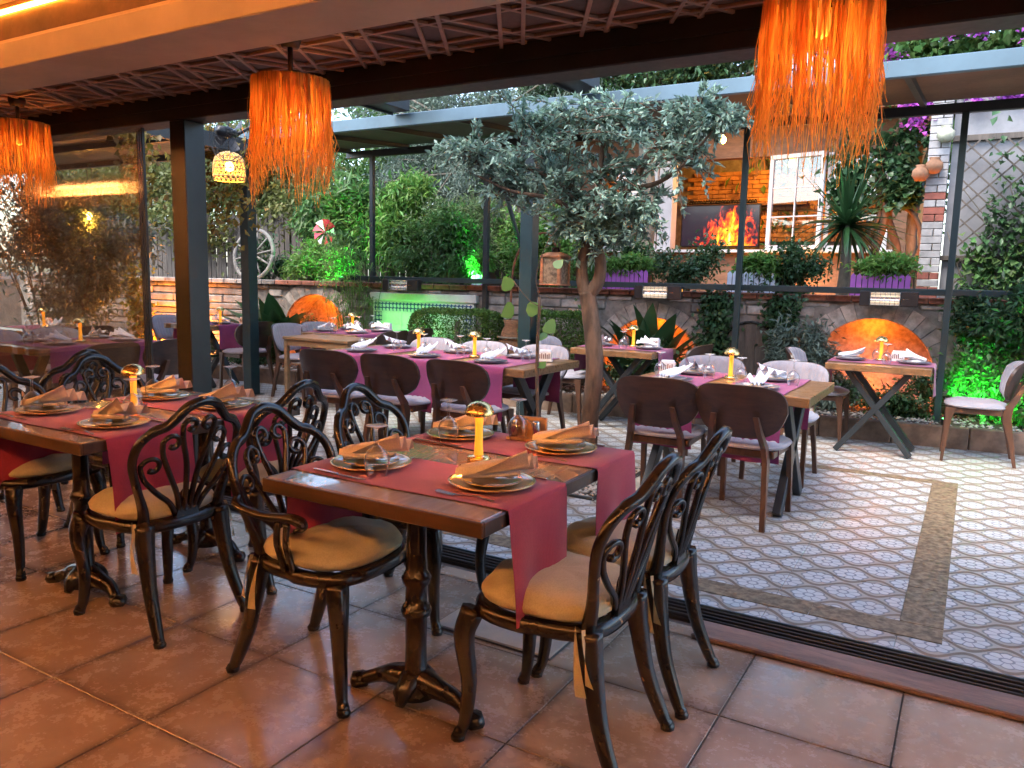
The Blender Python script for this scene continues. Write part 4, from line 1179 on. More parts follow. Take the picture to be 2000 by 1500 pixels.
def make_holder():
    t = thing('napkin_holder', 'x', 'napkin holder')
    MB().box((-.075, -.045, 0), (.075, .045, .012), .002).build('base', pinkwood, t)
    MB().box((-.07, .012, .0121), (.072, .024, .088), .002).build('back_board', pinkwood, t)
    MB().prism([(-.072, .0), (-.02, .0), (-.035, .055), (-.072, .075)], -.004, .008, Matrix(((1, 0, 0, .05), (0, 0, 1, -.006), (0, 1, 0, .0121), (0, 0, 0, 1)))).build('side_panel', pinkwood, t)
    for x in (-.050, .042): MB().lathe([(0, .0121), (.0135, .0121), (.0135, .074), (.012, .078), (0, .078)], 14, (x, -.024, 0)).build('shaker', chrome, t)
    MB().box((-.058, .0245, .0121), (.06, .040, .080), .003).build('napkins', napkin_out, t)
    return t
def make_holder_out():
    t = thing('napkin_box', 'x', 'napkin holder')
    MB().box((-.055, -.03, 0), (.055, .03, .010), .002).build('base', M('white_card', (.7, .68, .66), .6, 0, .05, 5, 0, 40), t)
    for y in (-.024, .018): MB().box((-.05, y, .0101), (.05, y + .006, .075), .001).build('side_panel', M('white_card', (.7, .68, .66)), t)
    for k in range(6): MB().box((-.042 + k * .0142, -.0255, .022), (-.035 + k * .0142, -.0242, .055 + .008 * (k % 2))).build('printed_figure', M('print_brown', (.16, .07, .05), .7), t)
    MB().box((-.044, -.0175, .0101), (.044, .0175, .088), .003).build('napkins', napkin_out, t)
    return t
plate_i, plate_o = make_plate(), make_plate_out()
nap_i = [make_napkin('folded_napkin', napkin_in, s) for s in (1, 5)]
nap_o = make_napkin('folded_napkin', napkin_out, 3, 1.15)
gl, fk, kn, lp, hd, ho = make_glass(), make_fork(), make_knife(), make_lamp(), make_holder(), make_holder_out()
GP, GN, GG, GF, GK = 'gilt plates indoors', 'folded napkins on plates', 'upturned wine glasses', 'forks beside plates', 'knives beside plates'
def setting(px, py, face, where, glass=None, nap=0, rz=None, knife=True, z=TZ):
    """place setting; face = direction the diner looks"""
    dup(plate_i, (px, py, z), random.random() * 6, 'gilt glass plate at ' + where, GP)
    dup(nap_i[nap], (px + .01, py, z - .006), face + (rz if rz is not None else .5), 'folded linen napkin on the plate at ' + where, GN)
    fx, fy = math.cos(face), math.sin(face); lx, ly = -fy, fx
    dup(fk, (px + lx * .155, py + ly * .155, z - .0005), face + .05, 'steel fork beside the plate at ' + where, GF)
    if knife: dup(kn, (px - lx * .155, py - ly * .155, z - .0005), face - .03, 'steel knife beside the plate at ' + where, GK)
    if glass: dup(gl, (glass[0], glass[1], z - .0005), 0, 'upturned wine glass by ' + where, GG)
fr_, lf_ = 'of the front table', 'of the left iron-legged table'
setting(-1.685, 1.965, 0, 'armchair place ' + fr_, (-1.585, 1.875), 0, .3)
setting(-1.225, 1.985, PI, 'place ' + fr_ + ' nearest the camera right', None, 1, 3.4)
setting(-1.275, 2.545, PI, 'terrace-side right place ' + fr_, (-1.50, 2.615), 0, 3.3)
setting(-1.715, 2.535, 0, 'terrace-side left place ' + fr_, (-1.70, 2.43), 1, .1)
setting(-3.455, 1.90, 0, 'left near place ' + lf_, (-3.47, 1.84), 1, .4)
setting(-2.965, 1.885, PI, 'right near place ' + lf_, (-3.10, 2.06), 0, 3.2)
setting(-3.42, 2.43, 0, 'left far place ' + lf_, (-3.44, 2.40), 0, .3)
setting(-2.985, 2.43, PI, 'right far place ' + lf_, (-3.16, 2.63), 1, 3.3)
GLm, GH = 'gold mushroom table lamps', 'napkin holders'
dup(lp, (-1.445, 2.25, .7515), 0, 'lit gold mushroom lamp in the middle of the front table', GLm)
dup(lp, (-3.255, 2.17, .7515), 0, 'lit gold mushroom lamp on the left iron-legged table', GLm)
dup(hd, (-1.475, 2.655, .7545), .12, 'wooden napkin holder with two shakers on the front table', GH)
def setting_out(px, py, face, where, gx=None):
    dup(plate_o, (px, py, .7545), 0, 'dark plate with pale inner plate at ' + where, 'slate plates on the terrace')
    dup(nap_o, (px, py, .7575), face + random.uniform(-.5, .5), 'white napkin on the plate at ' + where, GN, .82)
    fx, fy = math.cos(face), math.sin(face)
    a = gx if gx is not None else .15
    dup(gl, (px + fx * .19 - fy * a, py + fy * .19 + fx * a, .7545), 0, 'upturned wine glass by ' + where, GG)
for i, (x, nm) in enumerate(((-4.30, 'stand end'), (-3.66, 'middle'), (-3.06, 'tree end'))):
    setting_out(x, 4.90, HP, 'near side ' + nm + ' of the long table')
    setting_out(x, 5.36, -HP, 'far side ' + nm + ' of the long table')
for x, nm in ((-1.62, 'tree side'), (-1.09, 'strip side')):
    setting_out(x, 4.78, HP, 'near ' + nm + ' of the right wooden table')
    setting_out(x, 5.25, -HP, 'far ' + nm + ' of the right wooden table')
for (cx, cy_, nm) in ((-.64, 7.17, 'the small niche table'), (-2.82, 6.89, 'the small table behind the tree'), (-8.0, 6.36, 'the small table behind the post')):
    setting_out(cx - .24, cy_, 0, 'left end of ' + nm); setting_out(cx + .24, cy_, PI, 'right end of ' + nm)
for y, nm in ((6.39, 'nearer'), (6.80, 'farther')):
    setting_out(-6.12, y, 0, nm + ' left of the table behind the stand'); setting_out(-5.68, y, PI, nm + ' right of the table behind the stand')
for y, nm in ((3.66, 'glass end'), (4.22, 'far end')):
    setting_out(-6.84, y, 0, nm + ' left of the nearer table behind glass'); setting_out(-6.44, y, PI, nm + ' right of the nearer table behind glass')
setting_out(-8.22, 4.62, PI, 'the farther table behind glass')
for x, y, nm in ((-3.87, 5.10, 'long table nearer the stand'), (-3.38, 5.18, 'long table nearer the tree'), (-1.365, 5.20, 'right wooden table'), (-.66, 7.30, 'small table before the glowing niche'),
                 (-2.78, 7.02, 'small table behind the tree trunk'), (-7.72, 6.30, 'small table behind the dark post'), (-5.92, 6.60, 'table behind the wooden stand'), (-6.62, 3.94, 'nearer table behind the glass'), (-8.48, 4.66, 'farther table behind the glass')):
    dup(lp, (x, y, .7535 if abs(x + 1.365) > .1 else .749), 0, 'lit gold mushroom lamp on the ' + nm, GLm)
for x, y, a, nm in ((-2.80, 5.28, .3, 'end of the long table'), (-1.80, 5.20, .2, 'right wooden table'), (-.53, 7.34, 0, 'small niche table'), (-2.60, 7.10, 0, 'small table behind the tree'), (-7.55, 6.50, 0, 'small table behind the post'), (-5.72, 6.96, 0, 'table behind the stand'), (-8.62, 4.78, 0, 'farther table behind the glass')):
    dup(ho, (x, y, .754), a, 'white printed napkin box on the ' + nm, GH)

# ---------------------------------------------------------------- raffia pendants
straw = leaf_mat('raffia_straw', (0.84, 0.42, 0.10), 0.4, 0.6, 0.45, 0.012)
def pendant(x, y, label, seed, zt=2.185, zb=1.70, R=.155):
    rn = np.random.default_rng(seed)
    t = thing('raffia_pendant', label, 'pendant lamp', (x, y, zt), 0, 'raffia fringe pendant lamps')
    MB().tube([(0, 0, 0.02), (0, 0, CZ - zt - .05)], .011, 8).build('rod', beamwood, t)
    MB().lathe([(0, CZ - zt - .055), (.035, CZ - zt - .055), (.045, CZ - zt - .03), (.048, CZ - zt - .003), (0, CZ - zt - .003)], 16).build('ceiling_cup', beamwood, t)
    hoop = MB()
    for zz in (0,): hoop.tube([(R * math.cos(a * PI / 18), R * math.sin(a * PI / 18), zz) for a in range(37)], .004, 5)
    for k in range(3): hoop.tube([(0, 0, .02), (R * math.cos(k * 2.094), R * math.sin(k * 2.094), 0)], .003, 5)
    hoop.build('hoop', straw, t)
    m = MB()
    for k in range(620):
        a = rn.uniform(0, 2 * PI); r0 = R + rn.uniform(-.004, .010)
        u = rn.uniform(0, 1)
        L = (zt - zb) * (rn.uniform(.62, 1.0) if u < .85 else rn.uniform(1.0, 1.12)) * (.90 + .10 * math.sin(3 * a + seed))
        w = rn.uniform(.0014, .0042); a2 = a + rn.normal() * .10; lean = rn.normal() * .012
        pts = []
        n = 7
        for i in range(n + 1):
            q = i / n
            ang = a + (a2 - a) * q + .05 * math.sin(q * 7 + k) * q
            rr = r0 + .006 * math.sin(q * 9 + k) * q + lean * q + .012 * q * q * rn.normal()
            pts.append((rr * math.cos(ang), rr * math.sin(ang), -L * q + .004))
        tw = rn.uniform(0, PI)
        vs = []
        for i, p in enumerate(pts):
            q = i / n; ww = w * (1 - .6 * q)
            ang = a + PI / 2 + tw * q
            vs += [(p[0] + ww * math.cos(ang), p[1] + ww * math.sin(ang), p[2]), (p[0] - ww * math.cos(ang), p[1] - ww * math.sin(ang), p[2])]
        m.add(vs, [(2 * i, 2 * i + 1, 2 * i + 3, 2 * i + 2) for i in range(n)], True)
    tag(m.build('fringe', straw, t), None, kind='stuff')
    MB().lathe([(0, -.13), (.018, -.12), (.028, -.095), (.022, -.06), (.012, -.04), (.012, 0.02), (0, 0.02)], 14).build('bulb', emit('pendant_bulb', (1, .36, .05), 0.15), t)
    lamp('pendant_light', (0, 0, -.16), (1, .48, .12), 0.5, .04, t)
pendant(-.455, 2.50, 'orange raffia fringe pendant lamp hanging nearest the camera, cut by the top edge', 3, 2.215, 1.71)
pendant(-2.58, 2.50, 'orange raffia fringe pendant lamp in the middle, in front of the teal post', 8)
pendant(-4.99, 2.66, 'orange raffia fringe pendant lamp at the left picture edge', 15, 2.225, 1.77)

# ---------------------------------------------------------------- foliage
lf_grey = leaf_mat('grey_green_leaf', (0.21, 0.305, 0.235), 0.75, 0.36, 0.3, .035)
lf_olive = leaf_mat('olive_leaf', (0.15, 0.20, 0.155), 0.5, 0.45, 0.3)
lf_dark = leaf_mat('dark_leaf', (0.05, 0.105, 0.042), 0.55, 0.35, 0.3)
lf_mid = leaf_mat('mid_leaf', (0.095, 0.19, 0.055), 0.5, 0.4, 0.35)
lf_bright = leaf_mat('bright_leaf', (0.15, 0.29, 0.065), 0.5, 0.4, 0.4)
lf_hedge = leaf_mat('hedge_leaf', (0.08, 0.15, 0.03), 0.6, 0.4, 0.3)
lf_grass = leaf_mat('papyrus_blade', (0.15, 0.27, 0.07), 0.5, 0.5, 0.4)
lf_broad = leaf_mat('broad_leaf', (0.03, 0.085, 0.03), 0.35, 0.3, 0.15)
lf_purple = leaf_mat('bougainvillea_bract', (0.42, 0.10, 0.50), 0.4, 0.6, 0.4)
lf_brown = leaf_mat('autumn_leaf', (0.17, 0.13, 0.03), 0.5, 0.5, 0.4)
def bush(name, label, blobs, per, L, Wd, mat_, stems=None, sub=9, subr=.3, droop=.2, group=None, cat='shrub', shell=.45, bark_=bark2):
    c0 = (blobs[0][0], blobs[0][1], stems if stems is not None else blobs[0][2] - blobs[0][5])
    t = thing(name, label, cat, c0, 0, group)
    P, O = clumps([(b[0] - c0[0], b[1] - c0[1], b[2] - c0[2]) + tuple(b[3:]) for b in blobs], per, shell, sub, subr)
    obj('foliage', leaf_mesh('foliage', P, L, Wd, droop, O * .6), mat_, t)
    m = MB()
    for b in blobs:
        for k in range(4):
            e = (b[0] - c0[0] + random.uniform(-.5, .5) * b[3], b[1] - c0[1] + random.uniform(-.4, .4) * b[4], b[2] - c0[2] + random.uniform(-.1, .6) * b[5])
            mid = (e[0] * .5 + random.uniform(-.05, .05), e[1] * .5, e[2] * .5)
            m.tube(curve([(random.uniform(-.03, .03) + (b[0] - c0[0]) * .3, (b[1] - c0[1]) * .3, 0), mid, e], 4), list(np.linspace(.014, .004, 9)), 5)
    m.build('stem', bark_, t)
    return t
# centre tree between the tables
tree = thing('garden_tree', 'slender tree with forked brown trunk and grey green crown between the tables', 'tree', (-2.26, 4.93, 0))
tk = MB()
tk.tube(curve([(.02, 0, -.02), (.0, .01, .35), (.03, 0, .8), (-.03, .01, 1.20), (-.05, 0, 1.30)], 6), list(np.linspace(.064, .056, 25)), 10)
tk.tube(curve([(-.05, 0, 1.27), (-.085, .0, 1.38), (-.095, .01, 1.52), (-.045, .0, 1.66), (-.10, .0, 1.85), (-.30, .03, 2.05), (-.62, .05, 2.18)], 5), list(np.linspace(.050, .016, 31)), 8)
tk.tube(curve([(-.04, .01, 1.27), (.03, .02, 1.38), (.035, .02, 1.52), (-.01, .02, 1.66), (.10, .03, 1.85), (.24, .04, 2.02), (.40, .05, 2.28), (.62, .08, 2.42)], 5), list(np.linspace(.050, .014, 36)), 8)
tk.tube(curve([(-.02, .01, 1.68), (-.02, .05, 1.9), (.0, .06, 2.2), (.04, .0, 2.5)], 5), list(np.linspace(.034, .010, 16)), 7)
tk.tube(curve([(-.08, 0, 1.78), (-.3, -.06, 1.92), (-.6, -.1, 1.98), (-.95, -.1, 2.12)], 5), list(np.linspace(.024, .007, 16)), 6)
tk.tube(curve([(.2, .04, 1.98), (.42, -.02, 2.0), (.6, -.04, 2.1), (.78, -.04, 2.3)], 5), list(np.linspace(.020, .007, 16)), 6)
tk.build('trunk', bark, tree)
blobs = [(-.35, .0, 2.22, .40, .36, .26), (.10, .05, 2.05, .36, .36, .26), (.22, .0, 2.38, .42, .38, .22), (.55, .03, 2.20, .30, .30, .24), (-.05, .0, 2.48, .36, .34, .13), (-.12, 0, 1.78, .26, .26, .20),
         (-.82, -.05, 2.22, .26, .22, .14), (-.66, .0, 2.0, .28, .24, .14), (.66, .02, 2.42, .22, .2, .10), (-.30, .02, 1.98, .30, .28, .16), (.30, .0, 1.84, .20, .2, .12), (-.45, 0, 2.45, .2, .2, .08)]
tw = MB(); LP, LO = [], []
for b in blobs + [(-.05, 0, 1.72, .22, .2, .10), (.12, 0, 1.70, .16, .16, .10), (-.98, -.08, 2.30, .20, .15, .10), (.80, 0, 2.36, .16, .14, .08)]:
    for k in range(26):
        # a spray: a drooping twig that carries its leaves in two ranks
        d_ = Vector((random.gauss(0, 1) * b[3], random.gauss(0, 1) * b[4], random.gauss(0, .8) * b[5])); d_ = d_ / max(.2, d_.length) * .5
        st0 = Vector((b[0] + random.uniform(-.55, .55) * b[3], b[1] + random.uniform(-.5, .5) * b[4], b[2] + random.uniform(-.5, .5) * b[5]))
        L_ = random.uniform(.45, 1.0) * (b[3] + b[5]) * .75
        en = st0 + d_.normalized() * L_ + Vector((0, 0, random.uniform(-.10, .03)))
        c_ = curve([st0, (st0 + en) / 2 + Vector((0, 0, .03)), en], 5)
        tw.tube(c_, list(np.linspace(.005, .002, len(c_))), 4)
        n_ = int(38 * random.uniform(.7, 1.2))
        for q in range(n_):
            f_ = (q + random.random()) / n_; i_ = min(int(f_ * (len(c_) - 1)), len(c_) - 2); p_ = c_[i_].lerp(c_[i_ + 1], f_ * (len(c_) - 1) - i_)
            LP.append((p_.x + random.gauss(0, .008), p_.y + random.gauss(0, .008), p_.z + random.gauss(0, .008)))
            o_ = (en - st0).normalized(); LO.append((o_.x * 1.1, o_.y * 1.1, o_.z * 1.1 + .25))
obj('crown', leaf_mesh('crown', np.array(LP), .052, .023, .0, np.array(LO), .75), lf_grey, tree)
tw.build('twigs', bark, tree)
# sapling in the pit
sp = thing('sapling', 'thin bare stake with a few heart-shaped leaves in front of the long table', 'sapling', (-2.44, 4.50, 0))
MB().tube(curve([(0, 0, -.02), (.012, 0, .4), (-.012, .01, .8), (.0, 0, 1.26)], 6), list(np.linspace(.015, .010, 19)), 7).build('stake', bark, sp)
def heart(l, l2=1.35):
    l = l * l2
    return [(0, 0), (.12 * l, .34 * l), (.32 * l, .46 * l), (.62 * l, .34 * l), (l, 0), (.62 * l, -.34 * l), (.32 * l, -.46 * l), (.12 * l, -.34 * l)]
for (x, z, l, a, b_) in ((-.22, 1.30, .085, 2.2, .5), (-.19, 1.19, .10, 3.6, .9), (-.10, 1.17, .09, .3, .7), (.05, 1.10, .09, 5.6, .4), (.02, .98, .07, 1.9, 1.2), (.0, .80, .06, 1.2, 1.3), (.10, 1.45, .06, 1.0, .9)):
    MB().prism(heart(l), 0, .0012, Matrix.Translation((x, 0, z)) @ Matrix.Rotation(1.25, 4, 'X') @ Matrix.Rotation(a, 4, 'Z') @ Matrix.Rotation(b_ - .6, 4, 'Y')).build('leaf', lf_bright, sp)
MB().tube(curve([(0, 0, 1.2), (-.08, 0, 1.24), (-.2, 0, 1.36)], 4), .003, 4).tube(curve([(0, 0, 1.25), (-.03, 0, 1.4), (.04, 0, 1.6), (.12, 0, 1.7)], 4), .003, 4).build('tendril', bark, sp)

def tall_tree(name, label, base, trunks, blobs, per, L, Wd, mat_, sub=18, subr=.24, tb=bark2, droop=.25):
    t = thing(name, label, 'tree', base)
    m = MB()
    for pts, r0, r1 in trunks: c_ = curve(pts, 5); m.tube(c_, list(np.linspace(r0, r1, len(c_))), 8)
    for b in blobs:
        for k in range(7):
            e = [b[i] + random.uniform(-.8, .8) * b[i + 3] for i in range(3)]; s_ = trunks[k % len(trunks)][0][-1]
            m.tube(curve([s_, ((s_[0] + e[0]) / 2, (s_[1] + e[1]) / 2, (s_[2] + e[2]) / 2 + .1), e], 3), [.035, .03, .025, .02, .015, .012, .008], 5)
    m.build('trunk', tb, t)
    P, O = clumps(blobs, per, .3, sub, subr)
    obj('crown', leaf_mesh('crown', P, L, Wd, droop, O * .6), mat_, t)
tall_tree('olive_tree', 'grey green olive tree with two leaning trunks behind the hedges', (-6.6, 10.5, 1.15),
          [([(0.25, 0, -.1), (.18, 0, .7), (.0, 0, 1.5), (-.2, 0, 2.2)], .17, .09), ([(-.85, .2, -.1), (-.75, .2, .6), (-.9, .2, 1.3), (-1.1, .2, 2.0)], .10, .06), ([(.55, -.1, -.1), (.42, -.1, .8), (.5, -.1, 1.7)], .15, .08)],
          [(-1.2, 0, 1.85, .9, .7, .55), (-.3, -.1, 1.75, .8, .7, .5), (-1.5, 0, 2.8, .9, .8, .6), (-.3, 0, 3.0, 1.1, .8, .6), (.8, 0, 2.9, .9, .8, .6), (.6, 0, 1.9, .6, .6, .35), (-1.9, .1, 1.7, .5, .5, .5), (0, 0, 2.3, 1.2, .7, .5)], 4200, .085, .022, lf_olive)
tall_tree('apple_tree', 'dense dark green tree above the house roof behind the canopy', (-4.4, 11.2, 1.15), [([(0, 0, 0), (.1, 0, 1.2), (0, 0, 2.4)], .16, .10)],
          [(-.9, 0, 3.2, 1.0, .7, .6), (.4, 0, 3.3, 1.0, .7, .6), (1.5, 0, 3.4, .9, .7, .6), (0, 0, 4.1, 1.5, .8, .6), (-1.6, .3, 3.6, .8, .6, .6)], 4200, .10, .045, lf_dark)
tall_tree('laurel_tree', 'bright green long-leaved tree beside the wagon wheel', (-7.9, 8.85, 1.15), [([(0, 0, 0), (-.1, 0, .6), (-.2, 0, 1.1)], .06, .03), ([(.1, 0, 0), (.2, 0, .6), (.25, 0, 1.0)], .05, .03)],
          [(-.45, 0, 1.25, .50, .45, .42), (.15, 0, 1.05, .42, .40, .45), (-.1, 0, .75, .45, .4, .3), (-.7, 0, 1.05, .3, .3, .3)], 1300, .16, .040, lf_mid, 14, .3)
tall_tree('bougainvillea', 'bougainvillea with purple bracts above the canopy at the right', (-.35, 9.95, 1.15), [([(-.2, 0, 0), (-.35, 0, 1.0), (-.1, 0, 2.2)], .07, .04)],
          [(-.7, 0, 2.75, .6, .5, .45), (.2, 0, 2.9, .8, .5, .5), (1.1, 0, 2.9, .8, .5, .5), (.4, 0, 2.35, .7, .3, .3)], 2200, .10, .075, lf_mid, 14, .3)
Pb, Ob = clumps([(-.75, -.45, 2.72, .3, .1, .22), (.05, -.5, 2.85, .25, .1, .22), (.5, -.5, 3.0, .3, .1, .2), (1.0, -.5, 2.7, .4, .1, .4), (-.3, -.42, 2.1, .22, .08, .25), (.35, -.42, 2.2, .3, .08, .15), (-1.1, -.4, 2.75, .2, .1, .15)], 330, .3, 5, .30)
obj('bract_clusters', leaf_mesh('bracts', Pb, .045, .05, .1), lf_purple, bpy.data.objects['bougainvillea'])
# far mass of trees
rb = np.random.default_rng(4)
far_blobs = [(x + rb.uniform(-.8, .8), 15.5 + rb.uniform(-1, 2.5), 2.4 + rb.uniform(0, 2.6), 1.9, 1.2, 1.35) for x in np.linspace(-27, 6, 26)]
P, O = clumps(far_blobs, 2600, .3, 16, .28)
fo = obj('tree_mass', leaf_mesh('tree_mass', P, .20, .085, .2, O * .5), lf_mid); tag(fo, 'mass of trees beyond the garden', kind='stuff')
far2 = [(x + rb.uniform(-.6, .6), 9.2 + rb.uniform(-.4, .9) , 2.55 + rb.uniform(-.3, .9), 1.0, .7, .8) for x in np.linspace(-17, -9.2, 11)]
P, O = clumps(far2, 2300, .3, 14, .28)
fo = obj('climbing_foliage', leaf_mesh('climbing_foliage', P, .10, .055, .25, O * .5), leaf_mat('yellowish_leaf', (.14, .15, .045), .5, .45, .4)); tag(fo, 'yellowish climbing foliage over the old fence', kind='stuff')
# shrubs on the upper terrace edge and in the bed
def wb(s, t, z, a, b, c): v = W(s, t, z); return (v.x, v.y, v.z, a, b, c)
G_S = 'shrubs along the terrace edge'
bush('leafy_shrub', 'loose green shrub above the tiled panel, behind the heater', [wb(-5.5, -.7, 1.72, .45, .35, .42), wb(-4.9, -.6, 1.6, .4, .35, .38), wb(-5.2, -.8, 2.05, .4, .3, .3)], 2200, .085, .028, lf_mid, 1.15, group=G_S)
bush('leafy_shrub', 'tall green lit shrub between the leaning poles and the blue post', [wb(-4.2, -.8, 1.85, .35, .3, .5), wb(-3.75, -.7, 1.75, .3, .3, .4)], 2600, .065, .030, lf_bright, 1.15, group=G_S)
bush('leafy_shrub', 'green lit shrub beneath the laurel, beside the red pinwheel', [wb(-7.3, -.45, 1.5, .45, .3, .32), wb(-6.7, -.4, 1.45, .35, .3, .25)], 2600, .085, .026, lf_bright, 1.15, group=G_S)
bush('leafy_shrub', 'dark low shrub beside the wagon wheel', [wb(-7.9, -.35, 1.5, .35, .25, .3)], 2200, .055, .030, lf_dark, 1.15, group=G_S)
bush('leafy_shrub', 'round dark shrub between the white and purple planters', [wb(-1.18 + .25, -.35, 1.46, .40, .3, .27)], 3400, .055, .034, lf_dark, 1.15, group=G_S)
bush('leafy_shrub', 'dark shrub under the television window', [wb(-2.05, -.55, 1.60, .38, .3, .36), wb(-2.75, -.6, 1.55, .4, .3, .3)], 2400, .06, .03, lf_dark, 1.15, group=G_S)
bush('leafy_shrub', 'low green shrub behind the tree trunk above the wall', [wb(-3.1, -.3, 1.42, .42, .25, .22)], 2000, .06, .03, lf_mid, 1.2, group=G_S)
bush('leafy_shrub', 'big dense dark shrub at the right picture edge', [wb(1.35, .25, .95, .42, .38, .42), wb(1.1, .15, 1.15, .35, .3, .3), wb(1.75, .2, 1.0, .4, .4, .45)], 4200, .085, .028, lf_dark, .176, group='shrubs in the planting bed')
bush('leafy_shrub', 'shrub lit bright green by a spotlight, behind the side-on chair', [wb(.95, .42, .55, .42, .25, .33), wb(1.35, .45, .42, .35, .25, .26)], 2600, .055, .032, lf_mid, .176, group='shrubs in the planting bed')
bush('leafy_shrub', 'grey green shrub left of the glowing niche, behind the small table', [wb(-.62, .30, .62, .30, .22, .33), wb(-.38, .34, .45, .25, .2, .22)], 2400, .085, .024, lf_olive, .176, group='shrubs in the planting bed')
bush('leafy_shrub', 'low dark shrub under the small niche table', [wb(.15, .38, .38, .5, .22, .22)], 2200, .055, .026, lf_dark, .176, group='shrubs in the planting bed')
bush('leafy_shrub', 'dark shrub under the table behind the tree', [wb(-2.1, .45, .42, .42, .25, .25), wb(-1.7, .4, .40, .35, .25, .25)], 2600, .05, .03, lf_dark, .176, group='shrubs in the planting bed')
bush('leafy_shrub', 'small variegated shrub in front of the far niche', [wb(-6.7, .25, .52, .28, .2, .3)], 1500, .045, .028, lf_brown, .176, group='shrubs in the planting bed')
bush('leafy_shrub', 'low shrub in the bed behind the brown profile chair', [wb(-7.5, .45, .38, .45, .25, .2), wb(-8.7, .45, .36, .4, .25, .2)], 1800, .06, .03, lf_dark, .176, group='shrubs in the planting bed')
bush('leafy_shrub', 'large drooping shrub behind the glass panels at the far left', [(-10.4, 5.9, 1.25, .8, .6, .75), (-9.8, 6.1, 1.7, .7, .5, .6), (-11.2, 5.7, 2.0, .8, .6, .8)], 3600, .10, .034, lf_olive, .0, group=G_S)
bush('leafy_shrub', 'feathery pale green shrub behind the tiled panel heater', [wb(-5.7, -1.1, 2.0, .5, .3, .45), wb(-4.9, -1.1, 2.05, .5, .3, .5), wb(-5.3, -1.0, 1.6, .5, .3, .3)], 3000, .12, .018, leaf_mat('feathery_leaf', (.15, .22, .10), .5, .5, .4), 1.15, group=G_S)
bush('leafy_shrub', 'bright green shrub in front of the slat fence, left of the slim post', [wb(-6.5, -1.0, 1.9, .5, .3, .45), wb(-7.2, -1.2, 2.2, .5, .3, .5), wb(-6.2, -1.2, 2.35, .4, .3, .4)], 2600, .13, .032, lf_bright, 1.15, group=G_S)
bush('leafy_shrub', 'mid green shrub behind the slim upright pole pair', [wb(-4.1, -1.3, 2.0, .45, .3, .5), wb(-3.5, -1.1, 1.9, .4, .3, .45)], 2600, .085, .034, lf_mid, 1.15, group=G_S)
# ivy
def ivy(label, pts, n, mat_, L=.055, Wd=.05, group='ivy strands on the stone wall', spread=.09, cat='ivy'):
    """pts: list of world points (strand); leaves lie near them"""
    t = thing('ivy_strand', label, cat, pts[0], 0, group); o = np.array(pts[0])
    c_ = curve(pts, 10); cc = np.array([tuple(p) for p in c_])
    k = RNG.integers(0, len(cc), n)
    P = cc[k] + RNG.normal(size=(n, 3)) * np.array([spread, .03, spread * .7]) - np.array([0, .03, 0]) - o
    out = np.tile(np.array([0, -.7, -.3]), (n, 1))
    obj('foliage', leaf_mesh('ivy', P, L, Wd, .4, out, .6), mat_, t)
    MB().tube([p - Vector(pts[0]) for p in c_], .006, 5).build('stem', bark2, t)
ivy('ivy strand hanging down the stone wall left of the dark hatch', [W(-1.5, .05, 1.25), W(-1.52, .06, .95), W(-1.56, .06, .6), W(-1.5, .06, .25)], 1500, lf_dark)
ivy('ivy strand hanging down the stone wall right of the dark hatch', [W(-.86, .05, 1.22), W(-.84, .06, .95), W(-.78, .06, .6), W(-.75, .06, .25)], 1500, lf_dark)
ivy('thin pale strand hanging on the wall behind the tree trunk', [W(-2.95, .06, 1.2), W(-2.93, .06, .9), W(-2.9, .06, .6)], 300, lf_mid, .04, .03, spread=.05)
ivy('yellow lit ivy climbing the far stone wall behind the glass', [(-10.3, 7.15, .25), (-10.35, 7.15, .6), (-10.5, 7.15, 1.0), (-10.6, 7.15, 1.35)], 520, leaf_mat('lit_ivy', (.30, .22, .03), .4, .4, .4), .085, .075, spread=.16)  # yellow lamplight on the ivy is put into the leaf colour
ivy('yellowish vine hanging between glass panels and dark post', [(-6.25, 4.3, 2.75), (-6.2, 4.3, 2.4), (-6.15, 4.3, 2.0)], 420, lf_brown, .06, .05, spread=.14)
ivy('yellowish vine hanging behind the wicker lamp', [(-6.9, 5.6, 2.75), (-6.6, 5.6, 2.45), (-6.7, 5.6, 1.9)], 520, lf_brown, .07, .055, spread=.22)
# clipped hedges
def hedge(label, cx, cy_, w, d, z0, z1):
    t = thing('clipped_hedge', label, 'hedge', (cx, cy_, .176), WANG, 'clipped box hedges')
    n = 15000; q = RNG.uniform(-1, 1, (n, 3)); ax = RNG.integers(0, 3, n); q[np.arange(n), ax] = np.sign(q[np.arange(n), ax]) * RNG.uniform(.86, 1.02, n)
    kk = (np.abs(q) ** 6).sum(1) ** (1 / 6); q = q / np.maximum(kk, 1)[:, None]
    nn = np.sin(q[:, :1] * 7 + q[:, 2:] * 5) * .02
    P = q * np.array([w / 2, d / 2, (z1 - z0) / 2]) * (1 + nn) + np.array([0, 0, (z0 + z1) / 2 - .176])
    obj('foliage', leaf_mesh('hedge', P, .030, .018, -.15, q * .8), lf_hedge, t)
    MB().tube([(0, 0, 0), (0, 0, z1 - .3)], .03, 6).build('stem', bark2, t)
hedge('wide clipped box hedge in front of the green lit panel', -5.12, 7.47, 1.06, .50, .30, 1.00)
hedge('smaller clipped box hedge between blue post and tree trunk', -3.88, 7.62, .80, .50, .30, 1.02)
